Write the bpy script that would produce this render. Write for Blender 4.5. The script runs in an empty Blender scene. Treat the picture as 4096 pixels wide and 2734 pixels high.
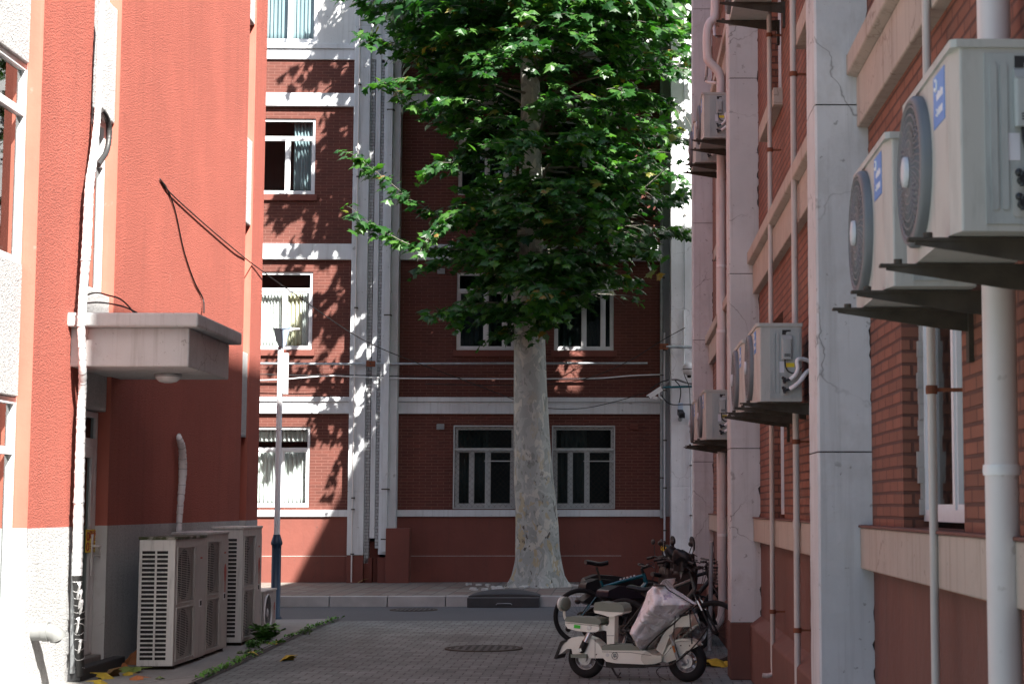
import bpy, math, random
import numpy as np
from mathutils import Vector, Matrix, noise
R = math.radians
random.seed(7)
SC = bpy.context.scene
COL = SC.collection
# ------------------------------------------------------------------ camera
F_PX, PPX, PPY, W, H = 7044.0, 2621.0, 1367.0, 4096.0, 2734.0
CAM = Vector((0, 0, 1.7))
cd = bpy.data.cameras.new("camera")
cam = bpy.data.objects.new("camera", cd)
COL.objects.link(cam)
cam.location = CAM
cam.rotation_euler = (R(95.34), 0, R(-1.15))
cd.sensor_width = 36
cd.lens = F_PX / W * 36
cd.shift_x = -(PPX - W / 2) / W
cd.clip_start = 0.1
cd.clip_end = 2000
cd.dof.use_dof = True
cd.dof.focus_distance = 27
cd.dof.aperture_fstop = 8.5
SC.camera = cam
CM = cam.rotation_euler.to_matrix()
def ray(px, py):
    return CM @ Vector(((px - PPX) / F_PX, -(py - PPY) / F_PX, -1))
def onX(px, py, X):
    d = ray(px, py); return CAM + d * (X / d.x)
def onY(px, py, Y):
    d = ray(px, py); return CAM + d * (Y / d.y)
def onZ(px, py, Z):
    d = ray(px, py); return CAM + d * ((Z - CAM.z) / d.z)
# far wall frame: runs along local x, faces local -y
FO, FYAW = Vector((0, 36.5, 0)), R(0.85)
FM = Matrix.Translation(FO) @ Matrix.Rotation(FYAW, 4, 'Z')
FMI = FM.inverted()
def FW(px, py, off=0.0):
    d = ray(px, py)
    o = FMI @ CAM
    dl = FMI.to_3x3() @ d
    t = (off - o.y) / dl.y
    p = o + dl * t
    return p.x, p.z
def fu(px, py=1500, off=0): return FW(px, py, off)[0]
def fz(py, px=1500, off=0): return FW(px, py, off)[1]
# ------------------------------------------------------------------ materials
MATS = {}
class NT:
    def __init__(s, name):
        s.m = bpy.data.materials.new(name); s.m.use_nodes = True
        s.t = s.m.node_tree; s.n = s.t.nodes; s.l = s.t.links
        s.b = s.n["Principled BSDF"]; s.out = s.n["Material Output"]
        s.tc = s.n.new("ShaderNodeTexCoord")
        MATS[name] = s.m
    def new(s, typ, **kw):
        n = s.n.new(typ)
        for k, v in kw.items():
            if k in n.inputs: n.inputs[k].default_value = v
            else: setattr(n, k, v)
        return n
    def link(s, a, b): s.l.new(a, b)
    def noise(s, scale, detail=4, rough=.55, vec=None, dist=0):
        n = s.new("ShaderNodeTexNoise"); n.inputs["Scale"].default_value = scale
        n.inputs["Detail"].default_value = detail; n.inputs["Roughness"].default_value = rough
        n.inputs["Distortion"].default_value = dist
        s.link(vec or s.tc.outputs["Object"], n.inputs["Vector"]); return n
    def mapv(s, scale=(1, 1, 1), loc=(0, 0, 0), src=None):
        m = s.new("ShaderNodeMapping"); m.inputs["Scale"].default_value = scale; m.inputs["Location"].default_value = loc
        s.link(src or s.tc.outputs["Object"], m.inputs["Vector"]); return m.outputs[0]
    def ramp(s, fac, stops, interp='LINEAR'):
        r = s.new("ShaderNodeValToRGB"); r.color_ramp.interpolation = interp
        e = r.color_ramp.elements
        while len(e) < len(stops): e.new(0.5)
        for i, (p, c) in enumerate(stops):
            e[i].position = p
            e[i].color = (c, c, c, 1) if isinstance(c, (int, float)) else (*c, 1)
        s.link(fac, r.inputs[0]); return r.outputs[0]
    def mix(s, fac, a, b, mode='MIX'):
        m = s.new("ShaderNodeMix"); m.data_type = 'RGBA'; m.blend_type = mode
        for sock, v in ((m.inputs[0], fac), (m.inputs[6], a), (m.inputs[7], b)):
            if hasattr(v, "is_output"): s.link(v, sock)
            elif isinstance(v, (int, float)): sock.default_value = v
            else: sock.default_value = (*v, 1)
        return m.outputs[2]
    def bump(s, h, strength=.3, dist=.01, prev=None):
        b = s.new("ShaderNodeBump"); b.inputs["Strength"].default_value = strength; b.inputs["Distance"].default_value = dist
        s.link(h, b.inputs["Height"])
        if prev: s.link(prev, b.inputs["Normal"])
        s.link(b.outputs[0], s.b.inputs["Normal"]); return b.outputs[0]
    def col(s, c):
        if hasattr(c, "is_output"): s.link(c, s.b.inputs["Base Color"])
        else: s.b.inputs["Base Color"].default_value = (*c, 1)
    def set(s, **kw):
        for k, v in kw.items(): s.b.inputs[k.replace("_", " ")].default_value = v
def sc3(c, k): return tuple(min(1, x * k) for x in c)
def plain(name, c, rough=.5, metal=0, var=.12, scale=6, bump=0, bscale=60, coat=0):
    t = NT(name)
    n = t.noise(scale, 5)
    t.col(t.mix(n.outputs[0], sc3(c, 1 - var * 1.6), sc3(c, 1 + var * 1.2)))
    t.set(Roughness=rough, Metallic=metal)
    if coat: t.set(Coat_Weight=coat, Coat_Roughness=.1)
    if bump:
        t.bump(t.noise(bscale, 4).outputs[0], bump, .005)
    return t.m
def painted(name, c, dirt=(.25, .23, .2), amount=.35, rough=.75, streak=True, bump=.25, spots=True, cracks=0):
    """weathered wall paint: blotches, vertical rain streaks, chips, trowel bumps"""
    t = NT(name)
    big = t.noise(1.1, 6, .6)
    c1 = t.mix(t.ramp(big.outputs[0], [(.35, 0), (.7, 1)]), sc3(c, .86), sc3(c, 1.06))
    st = t.noise(1.0, 5, .65, t.mapv((14, 14, .55)))
    f = t.ramp(st.outputs[0], [(.52, 0), (.78, amount if streak else 0)])
    c2 = t.mix(f, c1, dirt)
    if spots:
        sp = t.noise(9, 3, .5, t.mapv((1, 1, 1), (5, 3, 1)))
        c2 = t.mix(t.ramp(sp.outputs[0], [(.70, 0), (.74, .55)]), c2, sc3(dirt, .8))
    if cracks:
        wv_ = t.noise(2.2, 4, .6); ad = t.new("ShaderNodeVectorMath", operation='MULTIPLY_ADD'); t.link(wv_.outputs["Color"], ad.inputs[0]); ad.inputs[1].default_value = (.45, .45, .45); t.link(t.tc.outputs["Object"], ad.inputs[2])
        vo = t.new("ShaderNodeTexVoronoi"); vo.feature = 'DISTANCE_TO_EDGE'; vo.inputs["Scale"].default_value = .9; t.link(ad.outputs[0], vo.inputs["Vector"])
        mk = t.new("ShaderNodeMath", operation='MULTIPLY'); t.link(t.ramp(vo.outputs["Distance"], [(.0, cracks), (.006, 0)]), mk.inputs[0]); t.link(t.ramp(t.noise(.8, 3, .5, t.mapv((1, 1, 1), (3, 9, 1))).outputs[0], [(.48, 0), (.56, 1)]), mk.inputs[1])
        c2 = t.mix(mk.outputs[0], c2, sc3(dirt, .5))
        pa = t.noise(2.6, 6, .7, t.mapv((1, 1, .7), (6, 2, 8))); c2 = t.mix(t.ramp(pa.outputs[0], [(.54, 0), (.66, .30)]), c2, sc3(dirt, 1.35))
        ch = t.noise(16, 4, .6, t.mapv((1, 1, 1), (1, 4, 2))); c2 = t.mix(t.ramp(ch.outputs[0], [(.68, 0), (.70, .6)]), c2, sc3(dirt, .7))
    t.col(c2); t.set(Roughness=rough)
    h = t.noise(7, 6, .6); h2 = t.noise(90, 3)
    b = t.bump(h.outputs[0], bump, .03); t.bump(h2.outputs[0], bump * .6, .004, b)
    return t.m
def brick(name, c, mortar, bw=.25, bh=.0635, msize=.007, var=.25, bump=.6, mix_grey=None):
    t = NT(name)
    sx = t.new("ShaderNodeSeparateXYZ"); t.link(t.tc.outputs["Object"], sx.inputs[0])
    ad = t.new("ShaderNodeMath", operation='ADD'); t.link(sx.outputs[0], ad.inputs[0]); t.link(sx.outputs[1], ad.inputs[1])
    wob = t.noise(.8, 2); wb = t.new("ShaderNodeMath", operation='MULTIPLY_ADD')
    t.link(wob.outputs[0], wb.inputs[0]); wb.inputs[1].default_value = .012; t.link(sx.outputs[2], wb.inputs[2])
    cb = t.new("ShaderNodeCombineXYZ"); t.link(ad.outputs[0], cb.inputs[0]); t.link(wb.outputs[0], cb.inputs[1])
    br = t.new("ShaderNodeTexBrick"); t.link(cb.outputs[0], br.inputs["Vector"])
    br.inputs["Scale"].default_value = 1; br.inputs["Brick Width"].default_value = bw; br.inputs["Row Height"].default_value = bh
    br.inputs["Mortar Size"].default_value = msize; br.inputs["Mortar Smooth"].default_value = .35; br.inputs["Bias"].default_value = 0
    br.inputs["Color1"].default_value = (*sc3(c, 1 - var), 1); br.inputs["Color2"].default_value = (*sc3(c, 1 + var), 1)
    br.inputs["Mortar"].default_value = (*mortar, 1)
    n = t.noise(1.3, 6, .65)
    cc = t.mix(t.ramp(n.outputs[0], [(.3, 0), (.75, 1)]), sc3((1, 1, 1), .72), (1, 1, 1))
    c2 = t.mix(1.0, br.outputs[0], cc, 'MULTIPLY')
    fn = t.noise(38, 5, .7)
    c2 = t.mix(t.ramp(fn.outputs[0], [(.62, 0), (.8, .45)]), c2, sc3(c, .45))
    t.col(c2); t.set(Roughness=.82)
    inv = t.new("ShaderNodeMath", operation='SUBTRACT'); inv.inputs[0].default_value = 1; t.link(br.outputs["Fac"], inv.inputs[1])
    b = t.bump(inv.outputs[0], bump, .012); t.bump(fn.outputs[0], .35, .006, b)
    return t.m
brick("far_brick", (.115, .030, .019), (.19, .08, .06), msize=.006, var=.12, bump=.4)
brick("right_brick", (.26, .098, .060), (.115, .046, .032), msize=.009, var=.16, bump=.8)
brick("white_brick", (.56, .58, .60), (.32, .32, .32), bw=.25, bh=.066, msize=.008, var=.06, bump=1)
painted("pier_white", (.82, .83, .85), (.5, .5, .5), .3, cracks=.5)  # even white raised to stand in for more light on the pier
painted("white_wall", (.59, .595, .59), (.27, .26, .24), .5, cracks=.8)
painted("white_trim", (.60, .62, .64), (.26, .25, .23), .5)
painted("cream_trim", (.44, .375, .315), (.22, .17, .13), .7, cracks=.5)
painted("maroon_wall", (.16, .044, .03), (.075, .035, .028), .35, bump=.2)
painted("maroon_right", (.15, .060, .043), (.065, .04, .032), .5, bump=.3)
painted("smooth_red", (.39, .108, .073), (.42, .20, .16), .25, bump=.12)
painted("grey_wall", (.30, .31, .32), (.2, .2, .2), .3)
painted("canopy_white", (.52, .53, .53), (.22, .21, .19), .55, cracks=.6)
painted("concrete", (.26, .255, .24), (.13, .13, .12), .5, rough=.9, bump=.35)
painted("pole_white", (.74, .75, .76), (.5, .5, .48), .15, rough=.4, bump=.03, spots=False)
painted("pipe_white", (.66, .62, .60), (.40, .34, .30), .35, rough=.45, bump=.03)
painted("pipe_old", (.55, .51, .47), (.2, .11, .06), .8, rough=.55, bump=.1)
# pebble-dashed render
def stucco(name, c, c2, bump=.9, spk=None):
    t = NT(name)
    n = t.noise(1, 4, .6, t.mapv((66, 66, 50)))
    big = t.noise(.7, 5, .6)
    k = t.mix(t.ramp(big.outputs[0], [(.3, 0), (.7, 1)]), sc3(c, .9), sc3(c, 1.06))
    k = t.mix(t.ramp(n.outputs[0], [(.34, .85), (.52, 0)]), k, c2)
    ch = t.noise(2.3, 2, .4, t.mapv((9, 9, 1.2), (3, 7, 2)))
    st = t.noise(1.0, 5, .65, t.mapv((7, 7, .35), (2, 9, 4)))
    k = t.mix(t.ramp(st.outputs[0], [(.5, 0), (.72, .34)]), k, sc3(c, .55))
    pt = t.noise(.9, 3, .5, t.mapv((1, 1, .8), (8, 1, 6)))
    k = t.mix(t.ramp(pt.outputs[0], [(.55, 0), (.60, .16)]), k, sc3(c, 1.25))
    if spk: k = t.mix(t.ramp(ch.outputs[0], [(.755, 0), (.77, .7)]), k, spk)
    t.col(k); t.set(Roughness=.9)
    v = t.new("ShaderNodeTexVoronoi"); v.inputs["Scale"].default_value = 52
    t.link(t.tc.outputs["Object"], v.inputs["Vector"])
    b = t.bump(n.outputs[0], bump, .028); t.bump(v.outputs["Distance"], .5, .012, b)
    return t.m
stucco("red_stucco", (.385, .098, .066), (.25, .05, .034), spk=(.45, .2, .15))
stucco("grey_stucco", (.52, .52, .515), (.30, .30, .30), 1)
# ground
def paving():
    t = NT("paving")
    br = t.new("ShaderNodeTexBrick"); t.link(t.mapv((1, 1, 1)), br.inputs["Vector"])
    br.inputs["Scale"].default_value = 1; br.inputs["Brick Width"].default_value = .20; br.inputs["Row Height"].default_value = .20
    br.inputs["Mortar Size"].default_value = .007; br.inputs["Mortar Smooth"].default_value = .3
    br.inputs["Color1"].default_value = (.160, .188, .182, 1); br.inputs["Color2"].default_value = (.235, .266, .257, 1)
    br.inputs["Mortar"].default_value = (.075, .08, .077, 1)
    # dark weep gap at each paver corner
    sx = t.new("ShaderNodeSeparateXYZ"); t.link(t.tc.outputs["Object"], sx.inputs[0])
    def M(op, a, b=None, c=None):
        m = t.new("ShaderNodeMath", operation=op)
        for i, v in enumerate((a, b, c)):
            if v is None: continue
            if hasattr(v, "is_output"): t.link(v, m.inputs[i])
            else: m.inputs[i].default_value = v
        return m.outputs[0]
    jit = t.noise(6, 2)
    row = M('FLOOR', M('DIVIDE', sx.outputs[1], .2))
    off = M('MULTIPLY', M('MODULO', row, 2.0), .10)
    fx = M('ABSOLUTE', M('SUBTRACT', M('FRACT', M('DIVIDE', M('ADD', sx.outputs[0], off), .2)), .5))
    fy = M('ABSOLUTE', M('SUBTRACT', M('FRACT', M('DIVIDE', sx.outputs[1], .2)), .5))
    hole = M('MULTIPLY', M('GREATER_THAN', fx, M('MULTIPLY_ADD', jit.outputs[0], .10, .345)), M('GREATER_THAN', fy, .40))
    n = t.noise(.55, 6, .6); c = t.mix(t.ramp(n.outputs[0], [(.3, 0), (.72, 1)]), (.60, .60, .60), (1.1, 1.1, 1.09))
    c = t.mix(1, br.outputs[0], c, 'MULTIPLY')
    n2 = t.noise(25, 5, .7); c = t.mix(t.ramp(n2.outputs[0], [(.6, 0), (.8, .4)]), c, (.08, .075, .07))
    tr = t.noise(1.0, 4, .6, t.mapv((1.6, .16, 1), (4, 2, 0))); c = t.mix(t.ramp(tr.outputs[0], [(.52, 0), (.66, .38)]), c, (.085, .085, .08))
    oi = t.noise(2.4, 3, .5, t.mapv((1, 1, 1), (11, 5, 0))); c = t.mix(t.ramp(oi.outputs[0], [(.66, 0), (.72, .45)]), c, (.05, .05, .048))
    wn = t.noise(2.2, 3, .5, t.mapv((1, 1, 1), (9, 2, 0)))
    c = t.mix(M('MULTIPLY', hole, t.ramp(wn.outputs[0], [(.3, .35), (.6, 1)])), c, (.028, .027, .025))
    t.col(c); t.set(Roughness=.85)
    h = M('SUBTRACT', M('SUBTRACT', 1, br.outputs["Fac"]), hole)
    b = t.bump(h, .6, .01); t.bump(n2.outputs[0], .3, .004, b)
paving()
def asphalt():
    t = NT("asphalt")
    n = t.noise(.7, 5); n2 = t.noise(110, 3)
    c = t.mix(n.outputs[0], (.052, .059, .066), (.078, .086, .094)); c = t.mix(t.ramp(n2.outputs[0], [(.55, 0), (.75, .35)]), c, (.19, .19, .19))
    t.col(c); t.set(Roughness=.85); t.bump(n2.outputs[0], .4, .004)
asphalt()
def tiles():
    t = NT("sidewalk_tiles")
    br = t.new("ShaderNodeTexBrick"); t.link(t.mapv((1, 1, 1)), br.inputs["Vector"])
    br.offset = 0; br.inputs["Scale"].default_value = 1; br.inputs["Brick Width"].default_value = .30; br.inputs["Row Height"].default_value = .30
    br.inputs["Mortar Size"].default_value = .012; br.inputs["Color1"].default_value = (.19, .135, .115, 1)
    br.inputs["Color2"].default_value = (.22, .21, .19, 1); br.inputs["Mortar"].default_value = (.09, .09, .08, 1)
    n = t.noise(1.2, 5); c = t.mix(1, br.outputs[0], t.mix(n.outputs[0], (.6, .6, .58), (1.1, 1.1, 1.08)), 'MULTIPLY')
    t.col(c); t.set(Roughness=.85); t.bump(br.outputs["Fac"], .4, .008).node.invert = True
tiles()
plain("ground_soil", (.16, .15, .13), .9, var=.3, scale=.4)
plain("kerb_stone", (.46, .46, .45), .8, var=.25, scale=3, bump=.4)
plain("joint_dark", (.05, .05, .048), .9)
plain("alu_frame", (.66, .67, .68), .4, var=.1)
plain("alu_grey", (.38, .395, .39), .5, var=.2)
plain("steel_grey", (.36, .38, .39), .5, .3, var=.3, scale=9)
plain("dark_room", (.045, .052, .052), .95)  # unlit rooms and deep gaps: their darkness is put into the colour
plain("dim_room_sheet", (.09, .108, .105), .9, var=.2)  # dimness of the rooms put into colour, for sheets behind the panes
plain("curtain_white", (.72, .72, .70), .9, var=.08, scale=3)
plain("curtain_cream", (.62, .58, .44), .9, var=.08, scale=3)
plain("curtain_teal", (.25, .32, .35), .9, var=.1, scale=3)
plain("galvanised", (.40, .44, .47), .42, .55, var=.3, scale=10)
plain("black_cable", (.012, .012, .013), .55)
plain("grey_cable", (.30, .30, .30), .6)
plain("rust", (.20, .065, .03), .85, var=.5, scale=14, bump=.3)
plain("ac_grey", (.13, .14, .15), .5, var=.15)
plain("ac_blade", (.5, .52, .55), .4)
plain("ac_void", (.025, .025, .026), .8)  # near-black for hollows and what sits in them, shade put into colour
plain("ac_slat", (.38, .36, .33), .5)
def dirty(name, c, k1=.7, k2=.5):
    t = NT(name)
    n = t.noise(3, 6, .7, t.mapv((5, 5, .8))); n2 = t.noise(6, 5, .6)
    k = t.mix(t.ramp(n.outputs[0], [(.5, 0), (.75, k1)]), c, sc3(c, .42))
    k = t.mix(t.ramp(n2.outputs[0], [(.62, 0), (.75, k2)]), k, sc3(c, .6))
    t.col(k); t.set(Roughness=.5)
dirty("ac_cream", (.42, .42, .39), .5, .3); dirty("ac_side", (.36, .385, .375), .5, .3)
dirty("tower_white", (.60, .595, .57))
dirty("tower_front", (.45, .43, .40))
dirty("tower_front_pale", (.50, .49, .47))
plain("moss", (.05, .075, .02), .95, var=.6, scale=30, bump=.8)
plain("steel_dark", (.060, .050, .038), .8, .1, var=.5, scale=10, bump=.3)
plain("blue_label", (.03, .22, .58), .35)
plain("yellow_label", (.75, .58, .03), .5)
plain("white_label", (.62, .62, .66), .5)
plain("red_print", (.42, .05, .03), .5, var=.4, scale=20)
plain("insulation", (.74, .74, .74), .55, var=.12, scale=14, bump=.5, bscale=25)
plain("tape_black", (.03, .03, .03), .5)
plain("cream_paint", (.80, .81, .72), .25, var=.04, coat=.5)
plain("sage_rubber", (.20, .235, .19), .6, var=.06)
plain("black_plastic", (.008, .008, .009), .5)
plain("black_leather", (.009, .009, .011), .55, bump=.1)
plain("navy_leather", (.016, .018, .028), .42)
plain("tyre_rubber", (.009, .009, .0095), .85, bump=.3)
plain("chrome", (.75, .75, .76), .15, 1)
plain("alloy", (.55, .56, .57), .35, .8)
plain("teal_paint", (.01, .10, .135), .25, coat=.6)
plain("green_label", (.05, .60, .04), .5)
plain("orange_plastic", (.65, .2, .02), .35)
plain("white_plastic", (.72, .72, .72), .3, var=.03, coat=.4)
plain("grey_frame", (.035, .038, .038), .35, coat=.3)
plain("red_plate", (.36, .01, .012), .45)
plain("white_print", (.75, .75, .75), .5)
plain("lamp_blue", (.015, .045, .085), .4, var=.15)
plain("lamp_black", (.012, .013, .016), .4)
plain("lamp_glassy", (.42, .52, .66), .3, var=.1)
plain("stone_light", (.5, .5, .48), .85, var=.2, bump=.4)
plain("iron", (.075, .075, .075), .6, .4, var=.3, scale=20, bump=.4, bscale=80)
plain("rubber_mat", (.045, .047, .05), .7, var=.2)
plain("leaf_yellow", (.50, .36, .03), .6, var=.3, scale=20)
plain("leaf_orange", (.42, .15, .05), .7, var=.3, scale=20)
plain("leaf_brown", (.30, .18, .07), .7, var=.3, scale=20)
plain("leaf_dull", (.18, .25, .06), .6, var=.3, scale=20)
plain("roof_grey", (.2, .2, .2), .9)
plain("beige_block", (.22, .21, .2), .9)
plain("yellow_petal", (.85, .6, .02), .5)
plain("plaster_strip", (.36, .34, .32), .9, var=.3, bump=.5)
# glass: real panes that pass light and mirror at grazing angles
def glass(name, tint, refl=.12, rough=.02, gz=.8):
    t = NT(name)
    tr = t.new("ShaderNodeBsdfTransparent"); tr.inputs[0].default_value = (*tint, 1)
    gl = t.new("ShaderNodeBsdfGlossy"); gl.inputs["Roughness"].default_value = rough
    lw = t.new("ShaderNodeLayerWeight"); lw.inputs[0].default_value = .5
    pw = t.new("ShaderNodeMath", operation='POWER'); t.link(lw.outputs["Facing"], pw.inputs[0]); pw.inputs[1].default_value = 4.5
    m = t.new("ShaderNodeMath", operation='MULTIPLY_ADD'); t.link(pw.outputs[0], m.inputs[0]); m.inputs[1].default_value = gz; m.inputs[2].default_value = refl
    mx = t.new("ShaderNodeMixShader"); t.link(m.outputs[0], mx.inputs[0]); t.link(tr.outputs[0], mx.inputs[1]); t.link(gl.outputs[0], mx.inputs[2])
    t.link(mx.outputs[0], t.out.inputs[0])
glass("glass", (.84, .90, .89), .05)
glass("dark_glass", (.40, .48, .48), .03, .02, .4)
glass("clear_vinyl", (.93, .93, .92), .025, .12, .35)
# plane-tree bark
def bark():
    t = NT("plane_bark")
    wv = t.mapv((1, 1, .6))
    n1 = t.noise(3.4, 3, .55, wv, .5); n2 = t.noise(5.0, 3, .55, t.mapv((1, 1, .6), (4, 8, 2)), .7); n3 = t.noise(6.5, 3, .55, t.mapv((1, 1, .6), (1, 5, 9)), .5)
    base = t.ramp(n1.outputs[0], [(.0, (.22, .235, .21)), (.38, (.31, .325, .30)), (.50, (.37, .38, .35)), (.58, (.27, .285, .26)), (.66, (.34, .35, .325))], 'CONSTANT')
    c = t.mix(t.ramp(n2.outputs[0], [(.575, 0), (.59, .85)]), base, (.50, .485, .42))
    sx = t.new("ShaderNodeSeparateXYZ"); t.link(t.tc.outputs["Object"], sx.inputs[0])
    low = t.new("ShaderNodeMapRange"); low.inputs[1].default_value = 1.2; low.inputs[2].default_value = 3.2; low.inputs[3].default_value = 1; low.inputs[4].default_value = .25
    t.link(sx.outputs[2], low.inputs[0])
    tan = t.new("ShaderNodeMath", operation='MULTIPLY'); t.link(t.ramp(n3.outputs[0], [(.59, 0), (.605, .8)]), tan.inputs[0]); t.link(low.outputs[0], tan.inputs[1])
    c = t.mix(tan.outputs[0], c, (.38, .31, .175))
    dk = t.noise(6, 4, .65, t.mapv((1, 1, .6), (7, 1, 3)), .6)
    d = t.new("ShaderNodeMath", operation='MULTIPLY'); t.link(t.ramp(dk.outputs[0], [(.61, 0), (.63, .95)]), d.inputs[0]); t.link(low.outputs[0], d.inputs[1])
    c = t.mix(d.outputs[0], c, (.07, .06, .048))
    fine = t.noise(30, 5, .7, t.mapv((1, 1, .3)))
    c = t.mix(t.ramp(fine.outputs[0], [(.55, 0), (.75, .35)]), c, (.17, .17, .15))
    t.col(c); t.set(Roughness=.9)
    b = t.bump(n2.outputs[0], .35, .02); t.bump(fine.outputs[0], .4, .01, b)
bark()
def leafmat():
    t = NT("plane_leaf")
    at = t.new("ShaderNodeVertexColor"); at.layer_name = "tint"
    c = t.ramp(at.outputs[0], [(0, (.010, .042, .012)), (.55, (.022, .080, .015)), (.975, (.065, .155, .026)), (.99, (.17, .14, .03)), (1, (.20, .11, .03))])
    t.col(c); t.set(Roughness=.42)
    tr = t.new("ShaderNodeBsdfTranslucent")
    t.link(t.mix(1, c, (1.5, 2.0, .7), 'MULTIPLY'), tr.inputs[0])
    mx = t.new("ShaderNodeMixShader"); mx.inputs[0].default_value = .38
    t.link(t.b.outputs[0], mx.inputs[1]); t.link(tr.outputs[0], mx.inputs[2]); t.link(mx.outputs[0], t.out.inputs[0])
leafmat()
plain("weed_leaf", (.10, .27, .035), .5, var=.3, scale=30)
# rain-cape cloth: pale beige with faded pink and lilac blots
def cloth():
    t = NT("cape_cloth")
    v = t.new("ShaderNodeTexVoronoi"); v.inputs["Scale"].default_value = 4.2; t.link(t.mapv((1, .2, 1)), v.inputs["Vector"])
    nz = t.noise(22, 4, .6)
    a = t.new("ShaderNodeMath", operation='MULTIPLY_ADD'); t.link(nz.outputs[0], a.inputs[0]); a.inputs[1].default_value = .5; t.link(v.outputs["Distance"], a.inputs[2])
    hue = t.ramp(v.outputs["Color"], [(0, (.55, .20, .36)), (.35, (.30, .27, .42)), (.6, (.58, .30, .40)), (.8, (.33, .31, .42))], 'CONSTANT')
    c = t.mix(t.ramp(a.outputs[0], [(.46, .75), (.54, 0)]), (.86, .85, .84), hue)
    c = t.mix(t.ramp(t.noise(6, 5).outputs[0], [(.5, 0), (.8, .25)]), c, (.5, .48, .47))
    t.col(c); t.set(Roughness=.7); t.bump(t.noise(4.5, 4, .6, None, 1.2).outputs[0], .9, .05)
cloth()

painted("drain_grey", (.17, .175, .17), (.1, .09, .08), .3, rough=.5, bump=.03)
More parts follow.
